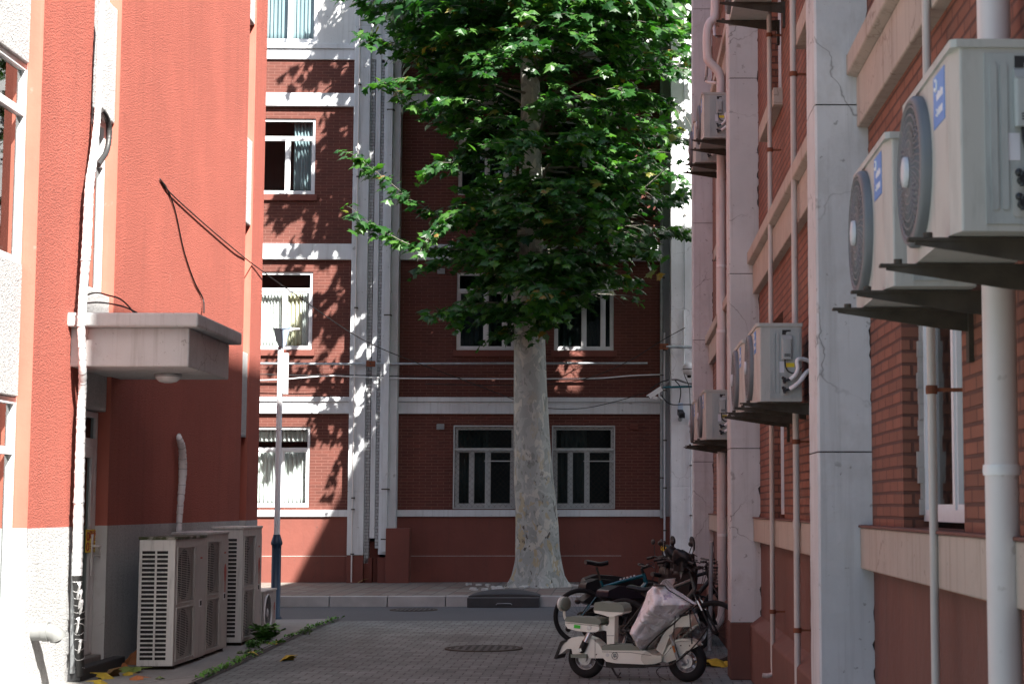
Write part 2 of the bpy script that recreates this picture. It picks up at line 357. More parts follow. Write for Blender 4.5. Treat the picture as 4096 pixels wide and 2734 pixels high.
# ------------------------------------------------------------------ mesh builder
MX = {}
def rotm(axis_z):
    z = Vector(axis_z).normalized()
    x = z.orthogonal().normalized(); y = z.cross(x)
    return x, y, z
class MB:
    def __init__(s): s.v = []; s.f = []; s.sm = []; s.mi = []; s.m = 0; s.names = []
    def mat(s, name):
        if name not in s.names: s.names.append(name)
        s.m = s.names.index(name); return s
    def add(s, vs, fs, smooth=False):
        o = len(s.v); s.v += [tuple(p) for p in vs]
        for f in fs:
            s.f.append([i + o for i in f]); s.sm.append(smooth); s.mi.append(s.m)
        return s
    def box(s, x0, x1, y0, y1, z0, z1):
        if x0 > x1: x0, x1 = x1, x0
        if y0 > y1: y0, y1 = y1, y0
        if z0 > z1: z0, z1 = z1, z0
        v = [(x0, y0, z0), (x1, y0, z0), (x1, y1, z0), (x0, y1, z0), (x0, y0, z1), (x1, y0, z1), (x1, y1, z1), (x0, y1, z1)]
        return s.add(v, [(0, 3, 2, 1), (4, 5, 6, 7), (0, 1, 5, 4), (1, 2, 6, 5), (2, 3, 7, 6), (3, 0, 4, 7)])
    def rbox(s, x0, x1, y0, y1, z0, z1, r, axis='z'):
        """box with rounded vertical (or given axis) edges"""
        A = {'z': (0, 1, 2), 'y': (0, 2, 1), 'x': (1, 2, 0)}[axis]
        lo = (x0, y0, z0); hi = (x1, y1, z1)
        a0, a1, b0, b1 = lo[A[0]], hi[A[0]], lo[A[1]], hi[A[1]]
        pts = []
        for cx, cy, st in ((a1 - r, b1 - r, 0), (a0 + r, b1 - r, 90), (a0 + r, b0 + r, 180), (a1 - r, b0 + r, 270)):
            for k in range(5):
                t = R(st + k * 22.5); pts.append((cx + r * math.cos(t), cy + r * math.sin(t)))
        n = len(pts); vs = []
        for w in (lo[A[2]], hi[A[2]]):
            for p in pts:
                q = [0, 0, 0]; q[A[0]] = p[0]; q[A[1]] = p[1]; q[A[2]] = w; vs.append(q)
        s.add(vs, [tuple(range(n - 1, -1, -1)), tuple(range(n, 2 * n))])
        return s.add(vs, [(i, (i + 1) % n, n + (i + 1) % n, n + i) for i in range(n)], True)
    def obox(s, c, size, M):
        hx, hy, hz = size[0] / 2, size[1] / 2, size[2] / 2
        v = [Vector(c) + M @ Vector((a * hx, b * hy, d * hz)) for d in (-1, 1) for a, b in ((-1, -1), (1, -1), (1, 1), (-1, 1))]
        return s.add(v, [(0, 3, 2, 1), (4, 5, 6, 7), (0, 1, 5, 4), (1, 2, 6, 5), (2, 3, 7, 6), (3, 0, 4, 7)])
    def cyl(s, p0, p1, r0, r1=None, n=12, caps=True):
        r1 = r0 if r1 is None else r1
        p0, p1 = Vector(p0), Vector(p1); x, y, z = rotm(p1 - p0)
        vs = [p + (x * math.cos(2 * math.pi * i / n) + y * math.sin(2 * math.pi * i / n)) * r for p, r in ((p0, r0), (p1, r1)) for i in range(n)]
        s.add(vs, [(i, (i + 1) % n, n + (i + 1) % n, n + i) for i in range(n)], True)
        if caps: s.add(vs, [tuple(range(n - 1, -1, -1)), tuple(range(n, 2 * n))])
        return s
    def tube(s, pts, r, n=8, caps=True, flat=1.0, up=None):
        pts = [Vector(p) for p in pts]; k = len(pts)
        rs = list(r) if isinstance(r, (list, tuple)) else [r] * k
        vs = []; px = None
        for i, p in enumerate(pts):
            d = (pts[min(i + 1, k - 1)] - pts[max(i - 1, 0)]).normalized()
            if px is None:
                x = Vector(up).cross(d).normalized() if up else d.orthogonal().normalized()
            else:
                x = (px - d * px.dot(d)).normalized()
            px = x; y = d.cross(x)
            for j in range(n):
                a = 2 * math.pi * j / n
                vs.append(p + (x * math.cos(a) + y * math.sin(a) * flat) * rs[i])
        fs = [(i * n + j, i * n + (j + 1) % n, (i + 1) * n + (j + 1) % n, (i + 1) * n + j) for i in range(k - 1) for j in range(n)]
        s.add(vs, fs, True)
        if caps: s.add(vs, [tuple(range(n - 1, -1, -1)), tuple(range((k - 1) * n, k * n))])
        return s
    def lathe(s, prof, o, axis=(0, 0, 1), n=20, sx=1, sy=1, caps=True):
        x, y, z = rotm(axis); o = Vector(o); vs = []
        if tuple(axis) == (0, 0, 1): x, y, z = Vector((1, 0, 0)), Vector((0, 1, 0)), Vector((0, 0, 1))
        for r, h in prof:
            for i in range(n):
                a = 2 * math.pi * i / n; vs.append(o + x * math.cos(a) * r * sx + y * math.sin(a) * r * sy + z * h)
        k = len(prof)
        s.add(vs, [(i * n + j, i * n + (j + 1) % n, (i + 1) * n + (j + 1) % n, (i + 1) * n + j) for i in range(k - 1) for j in range(n)], True)
        if caps: s.add(vs, [tuple(range(n - 1, -1, -1)), tuple(range((k - 1) * n, k * n))])
        return s
    def sphere(s, c, r, n=14, m=9):
        rx, ry, rz = r if isinstance(r, (tuple, list)) else (r, r, r)
        vs = []
        for i in range(m + 1):
            t = math.pi * i / m
            for j in range(n):
                a = 2 * math.pi * j / n
                vs.append((c[0] + rx * math.sin(t) * math.cos(a), c[1] + ry * math.sin(t) * math.sin(a), c[2] + rz * math.cos(t)))
        return s.add(vs, [(i * n + j, (i + 1) * n + j, (i + 1) * n + (j + 1) % n, i * n + (j + 1) % n) for i in range(m) for j in range(n)], True)
    def torus(s, c, axis, Rr, r, n=32, m=8, a0=0, a1=360, sq=1.0):
        x, y, z = rotm(axis)
        if abs(Vector(axis).normalized().y) > .99: x, y, z = Vector((1, 0, 0)), Vector((0, 0, 1)), Vector((0, -1, 0))
        c = Vector(c); vs = []; full = abs(a1 - a0) >= 360
        k = n if full else n + 1
        for i in range(k):
            a = R(a0 + (a1 - a0) * i / n); d = x * math.cos(a) + y * math.sin(a)
            for j in range(m):
                b = 2 * math.pi * j / m; vs.append(c + d * (Rr + r * math.cos(b)) + z * r * math.sin(b) * sq)
        fs = []
        for i in range(n if full else n):
            i2 = (i + 1) % k
            for j in range(m): fs.append((i * m + j, i * m + (j + 1) % m, i2 * m + (j + 1) % m, i2 * m + j))
        return s.add(vs, fs, True)
    def prism(s, poly, to3, w0, w1, smooth=False):
        """poly: 2-D outline, to3(a,b,w) -> xyz"""
        n = len(poly)
        vs = [to3(a, b, w0) for a, b in poly] + [to3(a, b, w1) for a, b in poly]
        s.add(vs, [tuple(range(n - 1, -1, -1)), tuple(range(n, 2 * n))])
        return s.add(vs, [(i, (i + 1) % n, n + (i + 1) % n, n + i) for i in range(n)], smooth)
    def grid(s, rows, smooth=True, closed=False):
        n = len(rows[0]); vs = [p for r in rows for p in r]
        fs = [(i * n + j, i * n + (j + 1) % n, (i + 1) * n + (j + 1) % n, (i + 1) * n + j) for i in range(len(rows) - 1) for j in range(n if closed else n - 1)]
        return s.add(vs, fs, smooth)
    def wall(s, u0, u1, z0, z1, holes, to3, depth, cap=True):
        """flat wall in (u,z) with rectangular holes and reveals of the given depth; to3(u,z,d)"""
        us = sorted({u0, u1, *[h[i] for h in holes for i in (0, 1) if u0 < h[i] < u1]})
        zs = sorted({z0, z1, *[h[i] for h in holes for i in (2, 3) if z0 < h[i] < z1]})
        for i in range(len(us) - 1):
            for j in range(len(zs) - 1):
                uc, zc = (us[i] + us[i + 1]) / 2, (zs[j] + zs[j + 1]) / 2
                if any(h[0] < uc < h[1] and h[2] < zc < h[3] for h in holes): continue
                s.add([to3(us[i], zs[j], 0), to3(us[i + 1], zs[j], 0), to3(us[i + 1], zs[j + 1], 0), to3(us[i], zs[j + 1], 0)], [(0, 1, 2, 3)])
        for h in holes:
            a, b, c, d = max(h[0], u0), min(h[1], u1), max(h[2], z0), min(h[3], z1)
            if b <= a or d <= c: continue
            q = [(a, c), (b, c), (b, d), (a, d)]
            for k in range(4):
                (ua, za), (ub, zb) = q[k], q[(k + 1) % 4]
                s.add([to3(ua, za, 0), to3(ua, za, depth), to3(ub, zb, depth), to3(ub, zb, 0)], [(0, 1, 2, 3)])
        return s
    def build(s, name, mats=None, parent=None, world=False, bevel=0, merge=False, kind=None, solid=0):
        me = bpy.data.meshes.new(name)
        vs = s.v
        if world and parent is not None:
            Mi = MX[parent.name].inverted(); vs = [tuple(Mi @ Vector(p)) for p in vs]
        me.from_pydata(vs, [], s.f)
        names = [mats] if isinstance(mats, str) else (mats or s.names)
        for n in names: me.materials.append(MATS[n])
        me.polygons.foreach_set("use_smooth", s.sm)
        if not isinstance(mats, str): me.polygons.foreach_set("material_index", s.mi)
        me.update()
        o = bpy.data.objects.new(name, me); COL.objects.link(o)
        if parent is not None:
            o.parent = parent; MX[o.name] = MX[parent.name]
        if solid:
            md = o.modifiers.new("thickness", 'SOLIDIFY'); md.thickness = solid; md.offset = 0
        if bevel:
            md = o.modifiers.new("edge", 'BEVEL'); md.width = bevel; md.segments = 2; md.limit_method = 'ANGLE'; md.angle_limit = R(40)
        if kind: o["kind"] = kind
        return o
def thing(name, label, cat, loc=(0, 0, 0), rz=0, group=None, M=None):
    o = bpy.data.objects.new(name, None); COL.objects.link(o)
    o.empty_display_size = .1
    M = M if M is not None else Matrix.Translation(Vector(loc)) @ Matrix.Rotation(rz, 4, 'Z')
    o.matrix_world = M; MX[o.name] = M.copy()
    o["label"] = label; o["category"] = cat
    if group: o["group"] = group
    return o
def tag(o, label, cat, group=None, kind=None):
    o["label"] = label; o["category"] = cat
    if group: o["group"] = group
    if kind: o["kind"] = kind
    return o
def dup(root, loc, label, rz=None, scale=None):
    def cp(o, par):
        c = o.copy(); COL.objects.link(c); c.parent = par
        for ch in [x for x in COL.objects if x.parent == o]: cp(ch, c)
        return c
    r = cp(root, None)
    M = Matrix.Translation(Vector(loc)) @ Matrix.Rotation(rz or 0, 4, 'Z')
    if scale: M = M @ Matrix.Diagonal((*scale, 1))
    r.matrix_world = M; MX[r.name] = M
    r["label"] = label
    return r
def smooth_path(pts, k=6):
    """Catmull-Rom through pts"""
    P = [Vector(p) for p in pts]; P = [P[0] * 2 - P[1]] + P + [P[-1] * 2 - P[-2]]
    out = []
    for i in range(1, len(P) - 2):
        for j in range(k):
            t = j / k; a, b, c, d = P[i - 1], P[i], P[i + 1], P[i + 2]
            out.append(.5 * ((2 * b) + (c - a) * t + (2 * a - 5 * b + 4 * c - d) * t * t + (3 * b - a - 3 * c + d) * t ** 3))
    out.append(P[-2]); return out
def struct(mb, name, mats): return mb.build(name, mats, kind='structure')
# ------------------------------------------------------------------ light
SUN = Vector((1, -1.75, 1.95)).normalized()
elev = math.asin(SUN.z); azi = math.atan2(SUN.x, SUN.y)
w = bpy.data.worlds.new("World"); SC.world = w; w.use_nodes = True
bg = w.node_tree.nodes["Background"]
sky = w.node_tree.nodes.new("ShaderNodeTexSky"); sky.sky_type = 'NISHITA'; sky.sun_disc = False
sky.sun_elevation = elev; sky.sun_rotation = azi; sky.air_density = 1.2; sky.dust_density = 1.6; sky.ozone_density = 1
w.node_tree.links.new(sky.outputs[0], bg.inputs[0]); bg.inputs[1].default_value = .055
sl = bpy.data.lights.new("sun", 'SUN'); sl.energy = 5; sl.angle = R(.53); sl.color = (1, .96, .90)
so = bpy.data.objects.new("sun", sl); COL.objects.link(so)
so.rotation_euler = SUN.to_track_quat('Z', 'Y').to_euler(); so.location = (10, -10, 40)
SC.view_settings.view_transform = 'Standard'; SC.view_settings.look = 'None'
SC.view_settings.exposure = 2.15; SC.view_settings.gamma = 1
SC.cycles.max_bounces = 6; SC.cycles.diffuse_bounces = 4; SC.cycles.transparent_max_bounces = 12
SC.cycles.use_denoising = True
SC.cycles.sample_clamp_indirect = 6
# ------------------------------------------------------------------ ground
m = MB(); m.add([(-400, -200, -.05), (400, -200, -.05), (400, 600, -.05), (-400, 600, -.05)], [(0, 1, 2, 3)])
struct(m, "ground", "ground_soil")
XL, XR = -5.3, 1.40
Y_ROAD, Y_KERB = 26.75, 30.7
m = MB(); m.box(-5.6, 2.0, -30, Y_ROAD, -.2, 0); struct(m, "alley_paving", "paving")
m = MB(); m.box(-60, 40, Y_ROAD + .003, Y_KERB, -.2, -.012); struct(m, "road", "asphalt")
m = MB(); m.box(-60, 40, Y_KERB + .13, 37.5, -.2, .165); struct(m, "sidewalk", "sidewalk_tiles")
# concrete apron along the left building, with a rounded far end
e = [onZ(1353, 2478, 0), onZ(1290, 2500, 0), onZ(1180, 2545, 0), onZ(1000, 2630, 0), onZ(777, 2734, 0)]
poly = [(p.x, p.y) for p in e] + [(e[-1].x + .05, 8), (e[-1].x + .05, -12), (-5.6, -12), (-5.6, 26.6), (-4.6, 26.7)]
m = MB(); m.prism(poly, lambda a, b, w_: (a, b, w_), -.1, .03); struct(m, "apron", "concrete")
APR = [(p.x, p.y) for p in e]
# kerb stones
m = MB(); x = -16.0; i = 0
while x < 9:
    L = 1.0
    dx0 = .006
    m.box(x + dx0, x + L - dx0, Y_KERB, Y_KERB + .125, -.1, .172 + random.uniform(-.004, .004))
    x += L
m.box(-60, -16, Y_KERB, Y_KERB + .125, -.1, .17); m.box(9, 40, Y_KERB, Y_KERB + .125, -.1, .17)
o = m.build("kerb", "kerb_stone", bevel=.012, kind='structure')
# faint painted line and crack lines in the paving
m = MB()
a, b = onZ(545, 2732, .03), onZ(810, 2697, .03)
d = (b - a).normalized(); n_ = Vector((-d.y, d.x, 0)) * .012
m.add([a - n_ + Vector((0, 0, .004)), b - n_ + Vector((0, 0, .004)), b + n_ + Vector((0, 0, .004)), a + n_ + Vector((0, 0, .004))], [(0, 1, 2, 3)])
struct(m, "apron_line", "plaster_strip")
# manholes
def manhole(px, py, r, z, label, mat="iron"):
    p = onZ(px, py, z); t = thing("manhole_cover", label, "manhole", (p.x, p.y, z))
    mm = MB(); mm.lathe([(r + .05, 0), (r + .05, .012), (r + .01, .014), (r + .01, .004)], (0, 0, 0), n=36); mm.build("rim", "steel_dark", t)
    mm = MB(); mm.lathe([(r, 0), (r, .010), (r * .98, .012)], (0, 0, 0), n=36)
    for k in range(-4, 5):
        for q in range(-4, 5):
            if math.hypot(k, q) * r / 4.6 < r * .9: mm.box(k * r / 4.6 - .02, k * r / 4.6 + .02, q * r / 4.6 - .02, q * r / 4.6 + .02, .012, .017)
    mm.build("lid", mat, t)
manhole(1935, 2593, .42, 0, "round iron manhole cover set in the alley paving")
manhole(1655, 2438, .35, -.012, "round iron manhole cover in the road before the kerb")
# ------------------------------------------------------------------ shared window maker
def curtain(parent, to3, u0, u1, z0, z1, d, mat, folds=9, amp=.035):
    rows = []; n = folds * 8; ph = random.random() * 6
    for j in range(7):
        z = z0 + (z1 - z0) * j / 6
        rows.append([to3(u0 + (u1 - u0) * i / n, z, d + amp * (math.sin(i / n * folds * 6.283 + ph) + .5 * math.sin(i / n * folds * 2.3 * 6.283 + ph * 2 + j * .12))) for i in range(n + 1)])
    m = MB(); m.grid(rows); return m.build("curtain", mat, parent, solid=.004)
def window(parent, to3, u0, u1, z0, z1, d=.06, transom=None, lower=(.48,), upper=(), fw=.055, mat="alu_frame", gmat="glass", curtains=(), sash=True):
    """to3(u,z,d) maps to the parent's coordinates; frames are real bars, panes sheets of glass"""
    m = MB()
    def bar(a, b, c, e, d0, d1):
        p = [to3(a, c, d0), to3(b, c, d0), to3(b, e, d0), to3(a, e, d0), to3(a, c, d1), to3(b, c, d1), to3(b, e, d1), to3(a, e, d1)]
        m.add(p, [(0, 1, 2, 3), (7, 6, 5, 4), (0, 4, 5, 1), (1, 5, 6, 2), (2, 6, 7, 3), (3, 7, 4, 0)])
    d1 = d + .06
    bar(u0, u0 + fw, z0, z1, d, d1); bar(u1 - fw, u1, z0, z1, d, d1)
    bar(u0 + fw, u1 - fw, z0, z0 + fw, d, d1); bar(u0 + fw, u1 - fw, z1 - fw, z1, d, d1)
    zt = z1 - fw
    if transom:
        bar(u0 + fw, u1 - fw, transom - .035, transom + .035, d, d1); zt = transom - .035
        for k in upper:
            uc = u0 + (u1 - u0) * k; bar(uc - .022, uc + .022, transom + .035, z1 - fw, d + .005, d1)
    for k in lower:
        uc = u0 + (u1 - u0) * k; bar(uc - .028, uc + .028, z0 + fw, zt, d + .004, d1)
    if sash:
        for a, b in zip([u0 + fw] + [u0 + (u1 - u0) * k + .028 for k in lower], [u0 + (u1 - u0) * k - .028 for k in lower] + [u1 - fw]):
            s = .026
            bar(a, a + s, z0 + fw, zt, d + .015, d1 - .01); bar(b - s, b, z0 + fw, zt, d + .015, d1 - .01)
            bar(a + s, b - s, z0 + fw, z0 + fw + s, d + .015, d1 - .01); bar(a + s, b - s, zt - s, zt, d + .015, d1 - .01)
    f = m.build("window", mat, parent)
    g = MB(); dd = d + .036
    p = [to3(u0 + .02, z0 + .02, dd), to3(u1 - .02, z0 + .02, dd), to3(u1 - .02, z1 - .02, dd), to3(u0 + .02, z1 - .02, dd)]
    g.add(p, [(0, 1, 2, 3)]); g.build("pane", gmat, f)
    for a, b, c, e, cm, fo in curtains:
        curtain(f, to3, u0 + (u1 - u0) * a, u0 + (u1 - u0) * b, z0 + (z1 - z0) * c, z0 + (z1 - z0) * e, d + .2, cm, fo)
    return f
# ------------------------------------------------------------------ left building
LB = thing("rendered_building", "red pebble-dashed building with white base and white window panels left of the alley", "building", (XL, 25.7, 0))
def L3(u, z, d): return (XL - d, u, z)
def l3(u, z, d): return (-d, u - 25.7, z)          # in the building's own frame
yN = onX(160, 560, XL).y; yM1 = onX(366, 470, XL).y; yM2 = onX(473, 560, XL).y
yZ1, yZ2 = onX(964, 1744, XL).y, onX(991, 1744, XL).y
yC = onX(1029, 2070, XL).y
ZB, LT = 1.507, 13.2
BAYS = [(yN - 1.9, yN, .10), (yM1, yM2, .04), (yZ1, yZ2, .02)]
holes = [(a, b, -1, 99) for a, b, _ in BAYS]
m = MB(); m.wall(8, yC, ZB, LT, holes, L3, 0)
m.add([(XL, yC, ZB), (XL - 9, yC, ZB), (XL - 9, yC, LT), (XL, yC, LT)], [(0, 1, 2, 3)])
m.build("wall", "red_stucco", LB, world=True)
m = MB(); m.wall(8, yC, 0, ZB, holes, lambda u, z, d: (XL + .004 - d, u, z), 0)
m.add([(XL, yC + .004, 0), (XL - 9, yC + .004, 0), (XL - 9, yC + .004, ZB), (XL, yC + .004, ZB)], [(0, 1, 2, 3)])
m.add([(XL, 8, ZB), (XL + .004, 8, ZB), (XL + .004, yC, ZB), (XL, yC, ZB)], [(0, 1, 2, 3)])
m.build("base_wall", "grey_stucco", LB, world=True)
m = MB(); m.box(XL - 9, XL, 8, 8.1, 0, LT); m.box(XL - 9, XL - 8.9, 8.1, yC - .02, 0, LT); m.box(XL - 9, XL + .25, 8, yC + .25, LT, LT + .3)
m.build("roof", "roof_grey", LB, world=True)
PAN = [(2.68, 3.88), (5.72, 6.95), (8.67, 9.9), (11.6, LT)]
WIN = [(3.88, 5.72), (6.95, 8.67), (9.9, 11.6)]
for a, b, pd in BAYS:
    for yy in (a, b):
        rv = MB()
        for z0, z1, mt in ((0, ZB, "white_wall"), (ZB, LT, "smooth_red")):
            rv.mat(mt); rv.add([(XL + (.003 if mt == "white_wall" else 0), yy, z0), (XL - .26, yy, z0), (XL - .26, yy, z1), (XL, yy, z1)], [(0, 1, 2, 3)])
        rv.build("reveal", None, LB, world=True)
for k, (a, b, pd) in enumerate(BAYS):
    for z0, z1 in PAN:
        m = MB(); m.box(XL - .26, XL - pd, a + .004, b - (.06 if k == 0 else .01), z0, z1)
        m.build("spandrel_panel", "grey_stucco", LB, world=True, bevel=.012)
    for z0, z1 in WIN:
        window(LB, lambda u, z, d: l3(u, z, d), a + .01, b - .012, z0 + .004, z1 - .004, d=.13, transom=z1 - .45, lower=(.5,) if b - a > .8 else (), sash=False,
               curtains=((.05, .5, .03, .7, "curtain_white", 6),) if k == 0 else ())
window(LB, l3, BAYS[0][0] + .01, yN - .012, .2, 2.672, d=.13, transom=2.2, lower=(.5,), sash=False)
m = MB(); m.box(XL - .26, XL - .12, yN - 1.9, yN, 0, .196); m.build("sill", "white_wall", LB, world=True)
# far bay closed at ground level
m = MB(); m.mat("smooth_red").box(XL - .26, XL - .10, yZ1 + .003, yZ2 - .003, ZB, 2.676); m.mat("white_wall").box(XL - .26, XL - .095, yZ1 + .003, yZ2 - .003, 0, ZB)
m.build("infill", None, LB, world=True)
# door under the canopy
d0, d1 = yM1 + .01, yM2 - .012
dm = MB()
def dbar(a, b, c, e, x0=.12, x1=.18): dm.box(XL - x1, XL - x0, a, b, c, e)
dbar(d0, d0 + .06, .2, 2.672); dbar(d1 - .06, d1, .2, 2.672); dbar(d0 + .06, d1 - .06, 2.61, 2.672); dbar(d0 + .06, d1 - .06, 2.30, 2.40); 
dbar(d0 + .06, d0 + .16, .2, 2.30, .125, .175); dbar(d1 - .16, d1 - .06, .2, 2.30, .125, .175); dbar(d0 + .16, d1 - .16, .2, .34, .125, .175); dbar(d0 + .16, d1 - .16, 2.2, 2.30, .125, .175)
door = dm.build("door", "alu_frame", LB, world=True, bevel=.006)
m = MB(); m.add([l3(d0 + .05, .3, .15), l3(d1 - .05, .3, .15), l3(d1 - .05, 2.66, .15), l3(d0 + .05, 2.66, .15)], [(0, 1, 2, 3)]); m.build("pane", "dark_glass", door)
curtain(door, l3, d0 + .1, d1 - .1, 1.75, 2.2, .4, "curtain_teal", 5)
m = MB(); hy = d1 - .11
m.box(XL - .12, XL - .105, hy - .02, hy + .02, 1.0, 1.42); m.tube([(XL - .105, hy, 1.3), (XL - .06, hy, 1.3), (XL - .055, hy + .1, 1.295)], .012)
m.tube([(XL - .06, hy + .1, 1.295), (XL - .06, hy + .1, 1.2), (XL - .1, hy + .02, 1.2)], .009)
m.build("handle", "white_plastic", door, world=True)
m = MB(); m.box(XL - .28, XL - .02, d0, d1, .03, .195); m.build("threshold", "concrete", LB, world=True, bevel=.01)
m = MB(); m.box(XL + .0, XL + .13, d0 - .25, d1 + .35, .03, .15); m.build("step", "rubber_mat", LB, world=True, bevel=.01)
# notice on the door glass
NX = XL - .118
na, nb = onX(343, 2160, NX).y, onX(388, 2160, NX).y
nz0, nz1 = 1.235, 1.47
nt = thing("notice", "small yellow notice in Chinese on the glass door under the canopy", "sign", (NX, (na + nb) / 2, nz0))
m = MB(); m.box(NX - .003, NX, na, nb, nz0, nz1); m.build("sheet", "yellow_label", nt, world=True)
def text(body, size, mat, M, parent, name="lettering", ext=.0012, world=True):
    c = bpy.data.curves.new(name, 'FONT'); c.body = body; c.size = size; c.extrude = ext; c.align_x = 'CENTER'; c.align_y = 'CENTER'; c.resolution_u = 2
    o = bpy.data.objects.new(name, c); COL.objects.link(o); c.materials.append(MATS[mat])
    me = bpy.data.meshes.new_from_object(o.evaluated_get(bpy.context.evaluated_depsgraph_get())); bpy.data.objects.remove(o)
    o = bpy.data.objects.new(name, me); COL.objects.link(o)
    o.parent = parent
    o.matrix_local = (MX[parent.name].inverted() @ M) if world else M
    return o
# text facing +X, reading towards +y
def faceX(p): return Matrix.Translation(Vector(p)) @ Matrix(((0, 0, 1, 0), (1, 0, 0, 0), (0, 1, 0, 0), (0, 0, 0, 1)))
nw = nb - na
text("消防通道", nw * .155, "red_print", faceX((NX + .001, na + nw * .62, nz1 - .045)), nt)
text("严禁堵占", nw * .155, "red_print", faceX((NX + .001, na + nw * .62, nz1 - .095)), nt)
m = MB()
for zc in (nz1 - .07, nz0 + .06): m.torus((NX + .001, na + nw * .17, zc), (1, 0, 0), nw * .1, .007, 18, 6)
m.build("emblem", "red_print", nt, world=True)
m = MB()
for k in range(3): m.box(NX, NX + .001, na + nw * .36, na + nw * .9, nz0 + .035 + k * .025, nz0 + .043 + k * .025)
m.build("small_print", "red_print", nt, world=True)
# canopy
cN = onX(272, 1252, XL).y; XC = onY(793, 1250, cN).x
cz1 = onY(793, 1250, cN).z; cz0 = onY(793, 1305, cN).z
cF = onX(968, 1329, XC).y
cb = MB(); cb.box(XL - .1, XC, cN, cF, cz0, cz1)
can = cb.build("canopy", "canopy_white", LB, world=True, bevel=.02)
lowN = cN + .12; zl = onY(754, 1466, lowN).z; xl = onY(754, 1466, lowN).x
m = MB(); m.box(XL - .1, xl, lowN, cF - .1, zl, cz0); m.build("canopy_beam", "canopy_white", can, world=True, bevel=.015)
pl = (XL + (xl - XL) * .62, (lowN + cF) / 2, zl)
t = thing("ceiling_lamp", "round white ceiling lamp under the concrete canopy", "lamp", pl)
m = MB(); m.lathe([(.13, 0), (.138, -.012), (.135, -.03), (.128, -.034)], (0, 0, 0), n=28); m.build("rim", "steel_grey", t)
m = MB(); m.lathe([(.126, -.03), (.118, -.055), (.085, -.082), (.04, -.092), (.005, -.094)], (0, 0, 0), n=28, caps=False); m.build("shade", "white_plastic", t)
# ------------------------------------------------------------------ far building
FB = thing("brick_building", "dark red brick building with white bands across the end of the alley", "building", M=FM)
def f3(u, z, d): return (u, d, z)
uPL0, uPL1 = fu(1390, 2000, -.3), fu(1456, 2000, -.3)
uPR0, uPR1 = fu(1515, 2000, -.3), fu(1583, 2000, -.3)
uE = fu(2640, 1900)                      # right end of the brick
uW0, uW1 = fu(1012, 1900), fu(1238, 1900)
uA0, uA1 = fu(1819, 1900), fu(2056, 1900); uB0, uB1 = fu(2213, 1900), fu(2454, 1900)
ROWS = [(fz(2028), fz(1706), fz(1796)), (fz(1398), fz(1088), fz(1159)), (fz(779), fz(477), fz(553)), (fz(172), fz(172) + 1.66, None)]
FT = 15.5
ZP = fz(179)                              # white top storey starts here
wh = []
for z0, z1, _ in ROWS:
    for a, b in ((uW0, uW1), (uA0, uA1), (uB0, uB1), (uW0 - 3.4, uW1 - 3.4)): wh.append((a, b, z0, z1))
m = MB(); m.wall(-26, uPL0, 1.55, ZP, wh, f3, .13); m.wall(uPR1, uE, 1.55, ZP, wh, f3, .13); m.build("brick_wall", "far_brick", FB)
m = MB(); m.wall(-26, uPL0, ZP, FT, wh, f3, .13); m.wall(uPR1, 14, ZP, FT, wh, f3, .13); m.build("top_wall", "white_wall", FB)
m = MB(); m.wall(-26, uPL0, 0, 1.55, [], lambda u, z, d: (u, d - .02, z), 0); m.wall(uPR1, uE + .3, 0, 1.55, [], lambda u, z, d: (u, d - .02, z), 0)
zg = fz(2222); m.box(-26, uPL0, -.032, 0, 0, zg - .006); m.box(uPR1, uE + .3, -.032, 0, 0, zg - .006); m.build("plinth_wall", "maroon_wall", FB)
m = MB(); m.box(-26, uPL0 - .002, -.034, 0, zg - .005, zg + .006); m.box(uPR1, uE - .8, -.034, 0, zg - .005, zg + .006); m.build("plinth_groove", "plaster_strip", FB)
m = MB(); m.box(-26, 14, 9.9, 10, 0, FT); m.box(-26, -25.9, .02, 9.9, 0, FT); m.box(13.9, 14, .02, 9.9, 0, FT); m.box(-26, 14, -.3, 10, FT, FT + .3)
for zs in (fz(1620), fz(1010), fz(405), fz(205)): m.box(-25.9, 13.9, .3, 9.9, zs - .1, zs + .1)
m.build("roof", "roof_grey", FB)
m = MB(); m.box(-25.9, 13.9, 1.6, 1.7, 0, FT)
for uu in (uPL0 + .1, (uA1 + uB0) / 2, uB1 + .5, uA0 - .5): m.box(uu - .05, uu + .05, .06, 1.6, 0, FT)
m.build("partition", "dark_room", FB)  # added dark inner walls, keep the rooms looking unlit
def band(y0, y1, proj, ledge=0, name="band", lo=-26, rng=None):
    m = MB()
    for a, b in ((-26, uPL0 - .002), (uPR1 + .002, uE)):
        z0, z1 = fz(y1), fz(y0)
        m.box(a, b, -proj, .02, z0, z1 - (ledge if ledge else 0))
        if ledge: m.box(a, b, -proj - .035, .02, z1 - ledge + .004, z1)
    return m.build(name, "white_trim", FB, bevel=.008)
band(2038, 2065, .07, name="sill_band"); band(1588, 1654, .08, .10); band(978, 1040, .10); band(378, 430, .10); band(179, 200, .09); band(200.5, 242, .05)
def cur_for(r):
    return {0: ((.02, .98, .0, .70, "curtain_white", 13), (.02, .98, .82, .97, "curtain_white", 12)), 1: ((.02, .42, 0, .76, "curtain_white", 7), (.42, .78, 0, .76, "curtain_cream", 5), (.78, .9, 0, .76, "curtain_white", 3)),
            2: ((.58, .99, 0, .98, "curtain_teal", 7),), 3: ((.02, .99, 0, .98, "curtain_teal", 14),)}[r]
